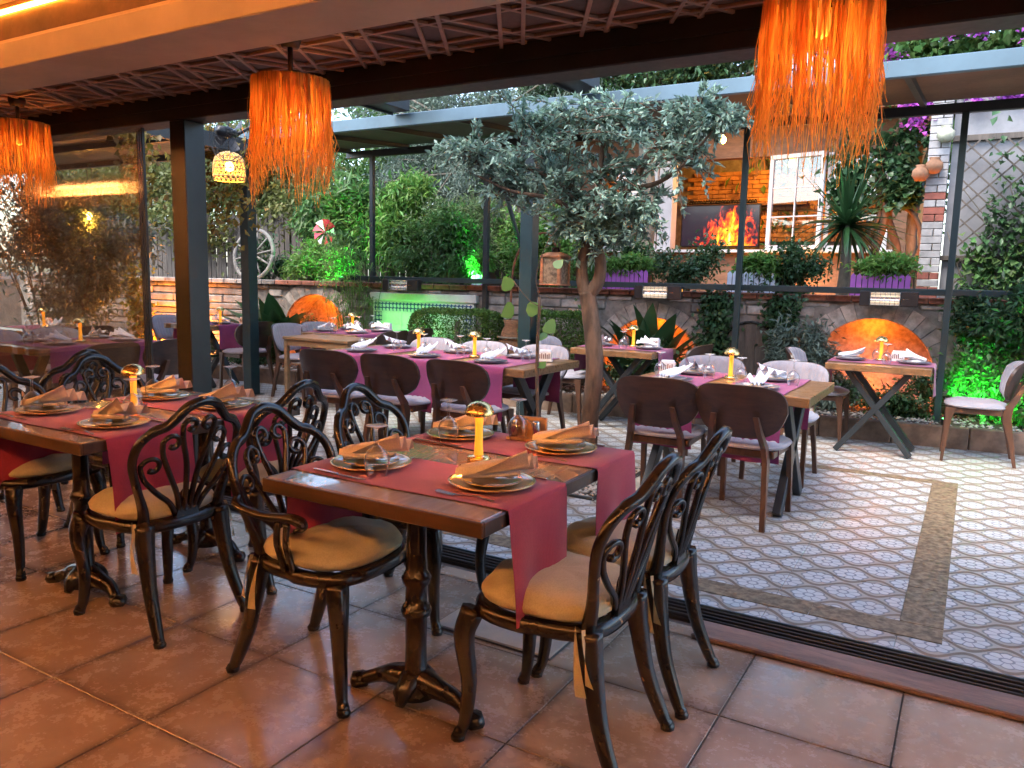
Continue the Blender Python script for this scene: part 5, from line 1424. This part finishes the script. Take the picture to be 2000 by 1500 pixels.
# broad leaf plants
def broad_plant(label, loc, n, L, seed, wid=.11, lift=.9, mat_=lf_broad, name='broad_leaf_plant', grp='broad leaved plants in the bed', cat='plant', z_lo=.85, curl=.35):
    rn = random.Random(seed)
    t = thing(name, label, cat, loc, 0, grp)
    for k in range(n):
        az = rn.uniform(PI * .95, 2.05 * PI); el = rn.uniform(z_lo, 1.5); l = L * rn.uniform(.7, 1.1); w = wid * rn.uniform(.75, 1.1); bx, by = rn.uniform(-.08, .08), rn.uniform(-.06, .06)
        cu = rn.uniform(.2, 1.0) * curl
        def f(u, v):
            e = el - cu * u * u
            s_ = l * u
            ww = w * (math.sin(PI * min(1, u * .97 + .03)) ** .85) * .5
            r_ = s_ * math.cos(e); z = s_ * math.sin(e)
            y = (v - .5) * 2 * ww
            z += abs(v - .5) * .35 * ww
            return (bx + r_ * math.cos(az) - y * math.sin(az), by + r_ * math.sin(az) + y * math.cos(az), z)
        MB().grid(f, 9, 2).build('leaf', mat_, t)
    return t
broad_plant('dark broad-leaved plant behind the small table next to the tree', tuple(W(-2.22, .20, .176)), 28, .92, 2, .27)
broad_plant('dark broad-leaved plant left of the far glowing niche', tuple(W(-7.25, .25, .176)), 28, .95, 5, .27)
yu = broad_plant('spiky yucca with drooping blades in front of the house window', (-1.28, 9.25, 1.16), 0, .6, 9, .05, name='yucca', grp='x', cat='yucca')
del yu['group']
MB().tube(curve([(0, 0, 0), (.02, 0, .4), (0, 0, .85)], 5), list(np.linspace(.07, .05, 11)), 8).build('trunk', bark2, yu)
rn = random.Random(3)
for k in range(105):
    az = rn.uniform(0, 2 * PI); el = rn.choice([rn.uniform(.5, 1.45), rn.uniform(-.6, .5)]); l = rn.uniform(.50, .85); w = rn.uniform(.04, .062); cu = rn.uniform(.3, 1.1) if el < .9 else rn.uniform(.05, .3)
    def f(u, v, az=az, el=el, l=l, w=w, cu=cu):
        e = el - cu * u * 1.3; r_ = l * u * math.cos(el - cu * u * .6); z = .84 + l * u * math.sin(el - cu * u * .6)
        ww = w * (1 - u ** 2.2) * .5 * (1 if u > .1 else .7); y = (v - .5) * 2 * ww
        return (r_ * math.cos(az) - y * math.sin(az), r_ * math.sin(az) + y * math.cos(az), z + abs(v - .5) * ww)
    MB().grid(f, 8, 2).build('leaf', lf_broad, yu)
# papyrus
pp = thing('papyrus_clump', 'tall papyrus clump with drooping grassy heads beside the far niche', 'grass', tuple(W(-6.02, .30, .176)))
stm, rays = MB(), []
rn = random.Random(12)
for k in range(46):
    h = rn.uniform(.45, 1.75); a = rn.uniform(0, 6.28); lean = rn.uniform(.05, .42) * h * .6
    b0 = Vector((rn.uniform(-.22, .22), rn.uniform(-.12, .12), 0)); tp = b0 + Vector((lean * math.cos(a), lean * math.sin(a) * .6, h))
    c_ = curve([b0, (b0 + tp) / 2 + Vector((0, 0, .06 * h)), tp], 4); stm.tube(c_, .0045, 4)
    for j in range(24):
        aa = rn.uniform(0, 6.28); l = rn.uniform(.12, .26); e = rn.uniform(-.2, .9)
        d_ = Vector((math.cos(aa) * math.cos(e), math.sin(aa) * math.cos(e), math.sin(e))); sd2 = Vector((-math.sin(aa), math.cos(aa), 0)) * .0065
        p1 = tp + d_ * l * .55; p2 = tp + d_ * l - Vector((0, 0, l * .35))
        rays.append((tp, p1 + sd2, p1 - sd2, p2))
stm.build('stem', lf_grass, pp)
rm = MB()
for a, b_, c_, d_ in rays: rm.add([a, b_, d_, c_], [(0, 1, 2, 3)], True)
tag(rm.build('rays', lf_grass, pp), None, kind='stuff')
# picket planters
def planter(label, s, w, col, plant):
    t = wall_empty('picket_planter', label, 'planter', s, -.14, TOP + .064, 'picket fence planters on the wall')
    pm = M('planter_' + plant, col, .45, 0, .12, 6, .08, 50)
    MB().box((-w / 2, .012, -.0), (w / 2, .17, .16)).build('trough', black_m, t)
    n = int(w / .052)
    for k in range(n):
        x = -w / 2 + (k + .5) * w / n; hw = w / n * .42
        pl = [(x - hw, 0), (x + hw, 0), (x + hw, .195), (x, .222), (x - hw, .195)]
        MB().prism(pl, -.012, 0, RX).build('picket', pm, t)
    p_ = W(s, -.22, TOP + .2)
    bush('planter_plant', 'leafy plant growing in the ' + label.split(' with')[0], [(p_.x, p_.y, TOP + .32, w * .5, .12, .10), (p_.x + w * .2, p_.y, TOP + .35, w * .3, .12, .11)], 900, .07, .028, lf_bright, TOP + .165, sub=12, subr=.35, group='plants in the picket planters')
planter('purple picket planter with green plant beside the orange lit vine', 0.02 , .55, (.42, .12, .50), 'purple')
planter('white picket planter under the television window', -1.22, .50, (.62, .68, .80), 'white')
planter('purple picket planter just right of the tree trunk', -2.62, .58, (.45, .12, .50), 'purple')
planter('small purple picket planter behind the slim poles', -4.42, .24, (.40, .08, .42), 'purple')
# heaters
def heater(label, s, lit):
    t = wall_empty('patio_heater', label, 'heater', s, .29, 1.265, 'infrared heaters on the steel rail')
    MB().box((-.25, -.05, -.075), (-.16, .05, .065), .006).build('end_cap', black_m, t)
    MB().box((.10, -.05, -.075), (.25, .05, .065), .006).build('control_box', black_m, t)
    MB().box((-.16, .0, -.07), (.10, .05, .06)).build('housing', black_m, t)
    rf = M('heater_reflector', (.75, .74, .72), .25, .8, .1, 4, 0, 30)
    m = MB().grid(lambda u, v: (-.158 + .256 * u, -.046 + .044 * math.sin(v * PI), -.065 + .12 * v), 1, 10); m.build('reflector', rf, t)
    for zz in (-.035, .02): MB().tube([(-.155, -.03, zz), (.095, -.03, zz)], .008, 8).build('tube', M('quartz_tube', (.8, .72, .62), .2, .3, .1, 5, 0, 30) if not lit else emit('hot_tube', (1, .75, .5), .12), t)
    for k in range(7): MB().tube([(-.155 + .25 * k / 6, -.049, -.068), (-.155 + .25 * k / 6, -.049, .058)], .0018, 4).build('guard_wire', chrome, t)
    MB().box((.12, -.0515, -.01), (.17, -.0502, -.004)).build('badge', chrome, t)
    MB().box((-.02, .05, -.03), (.02, .075, .0)).build('bracket', black_m, t)
heater('black infrared heater above the green lit tiled panel', -5.27, False)
heater('black infrared heater above the broad dark leaves, right of the tree', -2.10, True)
heater('black infrared heater below the purple planter above the glowing arch', .10, True)

# ---------------------------------------------------------------- house behind
hs = thing('house', 'low house with open white windows and a brick lined room behind the terrace', 'house', (-3.6, 12.0, 1.16))
brickwall = M('room_brick', (.48, .24, .10), .8, 0, .25, 8, .4, 50, obj_rand=.2)
facade = M('facade_timber', (.20, .10, .055), .7, 0, .3, 5, .2, 40, stretch=(1, 1, 4))
white = M('white_window_paint', (.60, .58, .58), .4, 0, .08, 4, .05, 40)
z_s, z_t = .70, 2.05       # sill and head heights above the terrace
def fb(x0, x1, z0, z1, nm='wall', mat_=facade, y0=0, y1=.2): return MB().box((x0 + 3.6, y0, z0), (x1 + 3.6, y1, z1)).build(nm, mat_, hs)
fb(-7.4, -.9, 0, z_s); fb(-7.4, -.9, z_t, 2.6); fb(-7.4, -5.45, z_s, z_t); fb(-1.12, -.9, z_s, z_t); fb(-4.42, -4.20, z_s, z_t, 'jamb', white, -.04, .2)
MB().box((-4.1, -.55, 2.60), (2.85, 3.2, 2.74)).build('roof', M('roof_boards', (.16, .08, .045), .7, 0, .3, 3, .2, 30), hs)
MB().box((-4.1, -.58, 2.50), (2.85, -.551, 2.76)).build('fascia', facade, hs)
# room
MB().box((-2.0, 2.9, 0), (2.8, 3.1, 2.6)).build('room_back_wall', mortar, hs)
rb_ = MB().box((-.118, -.05, -.036), (.118, .05, .036), .005).mesh('room_brick'); rb_.materials.append(brickwall)
for r_ in range(16):
    for c_ in range(13):
        x = -1.2 + c_ * .245 + (.12 if r_ % 2 else 0)
        obj('room_brick', rb_, None, hs, (x, 2.885, 1.0 + r_ * .08))
for x0 in (-2.1, 2.8): MB().box((x0, .2, 0), (x0 + .1, 3.1, 2.6)).build('room_side_wall', brickwall, hs)
MB().box((-2.0, .2, -.005), (2.8, 3.1, .01)).build('room_floor', facade, hs)
MB().box((-1.3, 2.62, 1.60), (.9, 2.83, 1.64)).build('shelf', facade, hs)
for k in range(26): MB().lathe([(0, 0), (.03, 0), (.03, .05), (.01, .08), (0, .08)], 8, (-1.25 + k * .05, 2.72, 1.642)).build('mantel_bead', iron, hs)
bl = thing('house_bulb', 'glowing bare bulb under the house eaves next to the green post', 'lamp', (-3.18, 11.0, 3.32))
MB().lathe([(0, -.06), (.03, -.05), (.045, -.01), (.03, .03), (.015, .05), (0, .055)], 12).build('glass', emit('bulb_glow', (1, .55, .12), 12), bl)
MB().tube([(0, 0, .05), (0, 0, .35)], .012, 6).tube([(0, 0, .35), (0, .46, .38)], .008, 6).build('cord', black_m, bl); lamp('bulb_light', (0, 0, -.1), (1, .5, .12), 5, .05, bl)
rl = thing('room_lamp', 'warm ceiling lamp inside the brick room', 'lamp', (-3.0, 13.4, 3.70))
MB().lathe([(0, -.12), (.14, -.10), (.15, -.04), (.06, .0), (0, .02)], 16).build('shade', emit('room_lamp_glow', (1, .5, .1), 4), rl); lamp('room_light', (0, 0, -.25), (1, .42, .07), 36, .15, rl)
MB().tube([(0, 0, .0), (0, 0, .06)], .01, 6).build('stem', black_m, rl)
# windows
def window(label, x0, x1, open_=0.0, nx=2, nz=3):
    t = thing('sash_window', label, 'window', (x0, 11.96, 1.16 + z_s + .004), open_, 'white sash windows of the house')
    w = x1 - x0; h = z_t - z_s - .01; f = .06
    MB().box((0, -.025, 0), (w, .025, f), .004).build('bottom_rail', white, t); MB().box((0, -.025, h - f), (w, .025, h), .004).build('top_rail', white, t)
    for x in (0, w - f): MB().box((x, -.025, f + .0005), (x + f, .025, h - f - .0005), .004).build('stile', white, t)
    for k in range(1, nx): MB().box((f + (w - 2 * f) * k / nx - .009, -.018, f), (f + (w - 2 * f) * k / nx + .009, .018, h - f)).build('glazing_bar', white, t)
    for k in range(1, nz): MB().box((f, -.015, f + (h - 2 * f) * k / nz - .009), (w - f, .015, f + (h - 2 * f) * k / nz + .009)).build('glazing_bar', white, t)
    pg = glass_mat('house_glass', (.85, .88, .88), 2.2, .02, 1.6) if 'hg' not in _M else _M['hg']; _M['hg'] = pg
    for a in range(nx):
        for b_ in range(nz):
            MB().box((f + (w - 2 * f) * a / nx + .0095, -.002, f + (h - 2 * f) * b_ / nz + .0095), (f + (w - 2 * f) * (a + 1) / nx - .0095, .002, f + (h - 2 * f) * (b_ + 1) / nz - .0095)).build('pane', pg, t)
    MB().box((w - f * .6, -.045, h * .42), (w - f * .4, -.0255, h * .52)).build('handle', black_m, t)
window('white sash window behind the tree crown', -5.43, -4.44)
window('white window leaf standing open beside the television opening', -2.74, -1.93, -.25, 2, 3)
window('white sash window behind the yucca', -1.95, -1.13)
MB().box((-1.9, -.16, z_s - .04), (2.65, -.002, z_s + .002), .005).build('window_sill', white, hs)
# television with a fire picture
def fire():
    m, t, b = new_mat('fire_picture')
    v = coord(t, 'Object'); sx = t.nodes.new('ShaderNodeSeparateXYZ'); t.links.new(v, sx.inputs[0]); x, z = N(t, sx.outputs[0]), N(t, sx.outputs[2])
    n = noise(t, coord(t, 'Object', (3.2, 1, 2.0)), 2.0, 6, .62, 1.4)
    n2 = noise(t, coord(t, 'Object', (9, 1, 5)), 2.0, 4, .6, .8)
    hgt = (x - .18).abs() * -.75 + .66 - (z + .30) * .45
    f = (hgt + (n - .5) * 1.3 + (n2 - .5) * .35)
    cr = t.nodes.new('ShaderNodeValToRGB'); e = cr.color_ramp
    e.elements[0].position = .26; e.elements[0].color = (.010, .006, .012, 1); e.elements[1].position = .92; e.elements[1].color = (1, .85, .30, 1)
    for p_, c_ in ((.36, (.30, .015, .01, 1)), (.50, (.95, .12, .01, 1)), (.70, (1, .42, .02, 1))): q = e.elements.new(p_); q.color = c_
    t.links.new(f.s, cr.inputs[0]); t.links.new(cr.outputs[0], b.inputs['Emission Color']); b.inputs['Emission Strength'].default_value = .55; b.inputs['Base Color'].default_value = (.01, .01, .01, 1); b.inputs['Roughness'].default_value = .15
    return m
tv = thing('television', 'flat television showing a burning log fire inside the open window', 'television', (-4.02, 14.0, 2.36))
MB().box((-.70, -.02, -.37), (.70, .03, .37), .008).build('case', black_m, tv); MB().box((-.675, -.0235, -.345), (.675, -.0205, .345)).build('screen', fire(), tv)
MB().box((-.1, .03, -.1), (.1, .8, .1)).build('wall_mount', black_m, tv)
# pillar, trellis wall
pl_ = thing('brick_pillar', 'narrow pillar of white and red bricks left of the ivy trellis', 'pillar', (-.47, 9.55, 1.16))
wb1 = M('whitewashed_brick', (.31, .30, .30), .85, 0, .2, 9, .5, 60, obj_rand=.15); wb2 = M('red_pillar_brick', (.22, .07, .05), .85, 0, .3, 9, .5, 60)
for r_ in range(30):
    cols = [(-.10, .10)] if r_ % 2 else [(-.10, .012), (.018, .10)]
    for x0, x1 in cols:
        MB().box((x0, -.09, r_ * .075), (x1 - .004, .09, r_ * .075 + .069), .004).build('brick', wb2 if r_ in (1, 2, 4, 12, 13, 15) else wb1, pl_)
tw_ = thing('garden_wall', 'pale rendered wall behind the ivy trellis with a brown shelf strip', 'wall', (-.36, 9.62, 1.16))
MB().box((0, 0, 0), (3.2, .15, 2.35)).build('render', M('grey_render', (.25, .25, .26), .85, 0, .2, 3, .3, 40), tw_)
MB().box((-.05, -.07, .50), (3.2, -.001, .55), .004).build('shelf', fence_wood, tw_)
MB().box((0, -.05, 1.72), (3.2, -.001, 1.78), .004).build('shelf', fence_wood, tw_)
tl = thing('trellis', 'diamond trellis of thin dark slats on the pale wall', 'trellis', (-.25, 9.50, 1.16))
for k in range(-9, 16):
    for sg in (-1, 1):
        a, b_ = (k * .19, .05), (k * .19 + 1.66, 1.71)
        if sg < 0: a, b_ = (k * .19 + 1.66, .05), (k * .19, 1.71)
        # clip in x to 0..2.4
        (xa, za), (xb, zb) = a, b_
        pts = []
        for i in range(60):
            q = i / 59; x = xa + (xb - xa) * q; z = za + (zb - za) * q
            if 0 <= x <= 2.4: pts.append((x, z))
        if len(pts) > 3: MB().bar((pts[0][0], .008 * sg, pts[0][1]), (pts[-1][0], .008 * sg, pts[-1][1]), .010, .016).build('slat', fence_wood, tl)
for lab, xs_, n in (('ivy spreading over the middle of the trellis', (.25, 2.0), 1500), ('ivy along the foot of the trellis', (.05, 2.0), 900)):
    z0_ = 1.9 if 'middle' in lab else 1.45
    t_ = thing('ivy_strand', lab, 'ivy', (xs_[0] - .25, 9.46, z0_), 0, 'ivy on the trellis')
    P = np.stack([RNG.uniform(0, xs_[1] - xs_[0], n), RNG.uniform(-.06, .03, n), RNG.normal(0, .42 if 'middle' in lab else .18, n) + .1], 1)
    obj('foliage', leaf_mesh('ivy', P, .075, .07, .5, np.tile(np.array([0, -1.0, -.3]), (n, 1)), .6, .45), lf_mid if 'foot' in lab else lf_dark, t_)
    m_ = MB()
    for k in range(7):
        x = random.uniform(0, xs_[1] - xs_[0]); m_.tube(curve([(x, 0, -.35), (x + random.uniform(-.2, .2), -.02, 0), (x + random.uniform(-.3, .3), 0, .5)], 4), .005, 4)
    m_.build('stem', bark2, t_)
# twisted vine with amber up-light
vn = thing('twisted_vine', 'old twisted vine trunks climbing left of the brick pillar', 'vine', (-.92, 9.85, 1.16))
for (pts, r_) in (([(-.1, 0, 0), (-.14, 0, .5), (-.05, 0, 1.0), (-.12, 0, 1.5), (.1, 0, 2.2)], .055), ([(.12, .05, 0), (.10, .05, .6), (-.02, .05, 1.05), (.16, .05, 1.5), (.05, .05, 2.3)], .05), ([(.3, -.02, 0), (.26, -.02, .35), (.34, -.02, .7), (.24, -.02, 1.0), (.0, -.02, 1.2), (-.2, 0, 1.6)], .035), ([(-.34, 0, 0), (-.26, 0, .6), (-.1, 0, 1.1), (-.3, 0, 1.7), (-.5, 0, 2.2)], .032)):
    c_ = curve(pts, 7); MB().tube(c_, list(np.linspace(r_, r_ * .6, len(c_))), 8).build('trunk', bark, vn)
P, O = clumps([(-.1, -.05, 1.75, .4, .12, .3), (.15, -.05, 1.3, .2, .1, .2), (-.4, -.1, 1.3, .3, .1, .4)], 700, .2, 8, .4)
obj('foliage', leaf_mesh('vine_leaves', P, .09, .075, .4), lf_dark, vn)
up_ = thing('amber_uplight', 'amber spotlight at the foot of the brick pillar', 'spotlight', (-.66, 9.52, 1.165))
MB().lathe([(0, 0), (.035, 0), (.04, .06), (.03, .065), (0, .065)], 12).build('housing', black_m, up_); MB().lathe([(0, .066), (.03, .0665), (.0, .07)], 12).build('lens', emit('amber_lens2', (1, .3, .02), 30), up_)
lamp('amber_light', (0, 0, .09), (1, .27, .02), 22, .02, up_, 'SPOT', (-.02, .12, 1), 1.3)
wp = thing('window_lamp', 'amber garden spotlight in the shrub under the open white window', 'spotlight', (-2.3, 11.5, 1.165))
MB().lathe([(0, 0), (.035, 0), (.04, .06), (.03, .065), (0, .065)], 12).build('housing', black_m, wp); lamp('amber_light', (0, 0, .2), (1, .4, .05), 9, .03, wp)
# old wall jars
for k, (x, z, lab) in enumerate(((-.42, 2.93, 'pale clay jar hanging high on the brick pillar'), (-.50, 2.62, 'brown clay jar hanging on the brick pillar'), (-.62, 2.55, 'brown clay jar hanging left of another on the pillar'))):
    j_ = tag(MB().lathe([(0, -.08), (.05, -.075), (.085, -.02), (.08, .03), (.045, .065), (.055, .085), (.045, .085), (.03, .05)], 16).build('clay_jar', M('clay' + str(k > 0), ((.36, .36, .27), (.26, .13, .07))[k > 0], .8, 0, .3, 9, .4, 50)), lab, 'jar', 'clay jars on the pillar')
    j_.location = (x, 9.40, z)
# ---------------------------------------------------------------- fence, wheel, fan, wicker lamp, lantern, hoop, pinwheel
fc = wall_empty('slat_fence', 'old grey vertical slat fence on the upper terrace', 'fence', 0, -1.55, 1.155)
sl = MB().prism([(-.05, 0), (.05, 0), (.05, 1.12), (0, 1.2), (-.05, 1.12)], -.01, .01, RX).mesh('slat'); sl.materials.append(fence_wood)
for k in range(92):
    s_ = -13.8 + k * .112
    o = obj('slat', sl, None, fc, (s_, random.uniform(-.004, .004), random.uniform(-.05, 0)))
    o.scale = (random.uniform(.85, 1.02), 1, random.uniform(.9, 1.05)); o.rotation_euler = (0, random.uniform(-.02, .02), 0)
for z in (.3, .85): MB().box((-13.9, .0125, z), (-3.5, .05, z + .07)).build('rail', fence_wood, fc)
wh = thing('wagon_wheel', 'grey wooden wagon wheel leaning on the wall top', 'wheel', tuple(W(-7.95, -.12, TOP + .062)), WANG)
R_ = .34; rim_m = M('weathered_wheel', (.22, .20, .18), .85, 0, .3, 8, .4, 60)
MB().tube([(R_ * math.cos(a * PI / 24), .06 * math.sin(a * PI / 24), R_ + R_ * math.sin(a * PI / 24)) for a in range(49)], .028, 8).build('rim', rim_m, wh)
for k in range(10):
    a = k * PI / 5 + .2; MB().tube([(.05 * math.cos(a), 0, R_ + .05 * math.sin(a)), (R_ * math.cos(a), .06 * math.sin(a), R_ + R_ * math.sin(a))], .014, 6).build('spoke', rim_m, wh)
MB().lathe([(0, -.05), (.06, -.05), (.065, .05), (0, .05)], 12).build('hub', rim_m, wh).matrix_local = Matrix.Translation((0, 0, R_)) @ RX
al2 = thing('hanging_bulb', 'bare amber bulb glowing behind the glass panels', 'lamp', (-9.6, 5.9, 2.02))
MB().lathe([(0, -.05), (.03, -.04), (.04, 0), (.02, .04), (0, .05)], 12).build('glass', emit('amber_bulb', (1, .5, .08), 14), al2); MB().tube([(0, 0, .05), (0, 0, .57)], .006, 5).build('cord', black_m, al2)
lamp('amber_light', (0, 0, -.09), (1, .42, .06), 5, .04, al2)
fn = thing('wall_fan', 'black wire-cage fan under the roof edge behind the dark post', 'fan', (-5.36, 4.5, 2.50)); fn.scale = (.78, .78, .78)
MB().tube([(0, .12, 0), (0, .30, .1), (-.05, .40, .40)], .02, 8).build('bracket', black_m, fn)
for k, (r_, y) in enumerate(((.29, 0), (.29, .06), (.24, -.04), (.19, -.055), (.14, -.065), (.09, -.07), (.24, .10), (.17, .12))):
    MB().tube([(r_ * math.cos(a * PI / 16), y, r_ * math.sin(a * PI / 16)) for a in range(33)], .0045 if k < 2 else .0022, 4).build('cage_ring', black_m, fn)
for k in range(28):
    a = k * PI / 14; ca, sa = math.cos(a), math.sin(a)
    MB().tube([(.06 * ca, -.07, .06 * sa), (.19 * ca, -.055, .19 * sa), (.29 * ca, .0, .29 * sa), (.29 * ca, .06, .29 * sa), (.17 * ca, .12, .17 * sa)], .0018, 3).build('cage_wire', black_m, fn)
for k in range(4):
    a = k * PI / 2 + .4
    MB().grid(lambda u, v: ((.04 + .17 * u) * math.cos(a + (v - .5) * .5), (v - .5) * .05 + .02, (.04 + .17 * u) * math.sin(a + (v - .5) * .5)), 4, 4).build('blade', M('grey_blade', (.05, .05, .055), .4), fn)
MB().lathe([(0, -.10), (.045, -.09), (.06, 0), (.05, .13), (0, .14)], 12).build('motor', black_m, fn).matrix_local = RX
wl = thing('wicker_lamp', 'glowing yellow woven wicker lamp hanging behind the dark post', 'pendant lamp', (-5.95, 5.0, 2.20))
wk = M('wicker_cane', (.55, .36, .14), .7, 0, .2, 9, .2, 60)
ws = MB()
prof = [(.135, 0), (.14, .03), (.14, .10), (.135, .16), (.115, .205), (.075, .235), (.03, .25)]
for k in range(20):
    for tw2 in (-1, 1): ws.tube([(r_ * math.cos(k * PI / 10 + tw2 * z * 3), r_ * math.sin(k * PI / 10 + tw2 * z * 3), z) for r_, z in prof], .0055, 4)
for r_, z in prof: ws.tube([(r_ * math.cos(a * PI / 14), r_ * math.sin(a * PI / 14), z) for a in range(29)], .006, 4)
ws.build('woven_shade', wk, wl)
MB().lathe([(0, .08), (.03, .09), (.04, .12), (.025, .16), (0, .18)], 12).build('bulb', emit('wicker_bulb', (1, .55, .1), 12), wl)
lamp('wicker_light', (0, 0, .06), (1, .5, .08), 2.2, .04, wl)
MB().tube([(0, 0, .18), (0, 0, .70)], .006, 5).build('cord', black_m, wl)
ln = thing('hanging_lantern', 'square copper coloured tin lantern hanging from the tree', 'lantern', (-2.52, 4.86, 1.335))
tin = M('copper_tin', (.36, .17, .09), .5, .4, .35, 20, .5, 60); tin2 = M('pierced_tin', (.20, .16, .11), .6, .3, .6, 45, .9, 90)
MB().box((-.082, -.082, .0), (.082, .082, .012), .003).build('base', tin, ln)
for sx in (-1, 1):
    for sy in (-1, 1): MB().box((sx * .066 - .012, sy * .066 - .012, .0125), (sx * .066 + .012, sy * .066 + .012, .19), .002).build('corner_post', tin, ln)
for k in range(4):
    MB().box((-.053, -.0725, .0125), (.053, -.068, .19)).build('pierced_side', tin2, ln).rotation_euler = (0, 0, k * HP)
MB().prism([(-.08, -.08), (.08, -.08), (.08, .08), (-.08, .08)], .1905, .20).add([(-.078, -.078, .2005), (.078, -.078, .2005), (.078, .078, .2005), (-.078, .078, .2005), (-.04, -.04, .225), (.04, -.04, .225), (.04, .04, .225), (-.04, .04, .225)], [(0, 1, 5, 4), (1, 2, 6, 5), (2, 3, 7, 6), (3, 0, 4, 7), (4, 5, 6, 7)]).build('roof', tin, ln)
MB().lathe([(.03, .2255), (.032, .255), (.036, .258), (.0, .262)], 12).build('chimney', iron, ln)
MB().tube([(0, 0, .26), (.01, 0, .33), (-.02, .03, .52), (.02, .05, .68)], .0025, 4).build('wire', iron, ln)
hp = tag(MB().tube(curve([(-.30, 0, 0), (-.29, 0, .55), (-.22, 0, .85), (-.05, 0, 1.02), (.14, 0, 1.05), (.24, 0, .92)], 6), .012, 6).tube(curve([(-.12, 0, 0), (-.12, 0, .5), (-.08, 0, .80), (.0, 0, .95)], 5), .008, 5).build('rusty_hoop', M('rust', (.20, .075, .035), .85, .2, .4, 14, .4, 60)), 'curved rusty iron hoop left of the hanging lantern', 'hoop')
hp.location = (-4.10, 7.45, .80)
bs = thing('wicker_urn', 'tall brown wicker urn between the clipped hedges', 'urn', tuple(W(-3.62, .55, .176)))
MB().lathe([(0, 0), (.14, 0), (.19, .2), (.20, .45), (.15, .62), (.12, .68), (.14, .74), (.12, .74), (.10, .66)], 22, ribs=22, amp=.03).build('body', M('woven_brown', (.14, .065, .03), .85, 0, .4, 26, .9, 70, stretch=(1, 1, 3)), bs)
for z in (.15, .35, .55): MB().tube([(.20 * math.cos(a * PI / 14), .20 * math.sin(a * PI / 14), z) for a in range(29)], .012, 5).build('band', bark2, bs)
pw = thing('pinwheel', 'red and white striped garden pinwheel among green leaves', 'pinwheel', (-7.72, 8.10, 1.16)); pw.scale = (1.15, 1, 1)
MB().tube([(0, 0, 0), (0, 0, .78)], .008, 5).build('stick', bark2, pw)
for k in range(9):
    a = k * 2 * PI / 9
    MB().grid(lambda u, v: (.17 * u * math.cos(a + (v - .5) * .6 * u), -.03 - .04 * v * u, .78 + .17 * u * math.sin(a + (v - .5) * .6 * u)), 3, 3).build('blade', M('pinwheel_red', (.55, .03, .05), .5) if k % 3 else M('pinwheel_white', (.7, .6, .6), .5), pw)
# green garden spots
def green_spot(label, loc, power, aim, sz=1.7):
    t = thing('green_spotlight', label, 'spotlight', loc, 0, 'green garden spotlights')
    MB().lathe([(0, 0), (.03, 0), (.035, .05), (.028, .06), (0, .06)], 10).build('housing', black_m, t); MB().lathe([(0, .061), (.026, .0615), (0, .066)], 10).build('lens', emit('green_lens', (.05, 1, .1), 6), t)
    lamp('green_light', (0, 0, .09), (.05, 1.0, .09), power, .03, t, 'SPOT', aim, sz)
v = W(.62, .80, .18); green_spot('green spotlight in the bed before the bright shrub at the right', tuple(v), 48, (.55, .62, .45), 1.5)
v = W(-5.35, .62, .18); green_spot('green spotlight in the bed before the tiled panel', tuple(v), 9, (.02, 1, .75), 1.6)
v = W(-6.35, .03, 1.28); green_spot('green spotlight on the wall top under the laurel', tuple(v), 14, (-.75, .55, .45), 1.9)
v = W(-4.6, .0, 1.28); green_spot('green spotlight on the wall top beside the blue post', tuple(v), 14, (.4, .8, .6), 2.2)
al = thing('amber_wall_lamp', 'amber lamp low on the far stone wall behind the dark post', 'lamp', tuple(W(-9.15, .35, .18)))
MB().lathe([(0, 0), (.03, 0), (.035, .05), (.028, .06), (0, .06)], 10).build('housing', black_m, al); lamp('amber_light', (0, 0, .12), (1, .28, .03), 45, .04, al)

for o in bpy.data.objects:
    if '_used' in o: del o['_used']
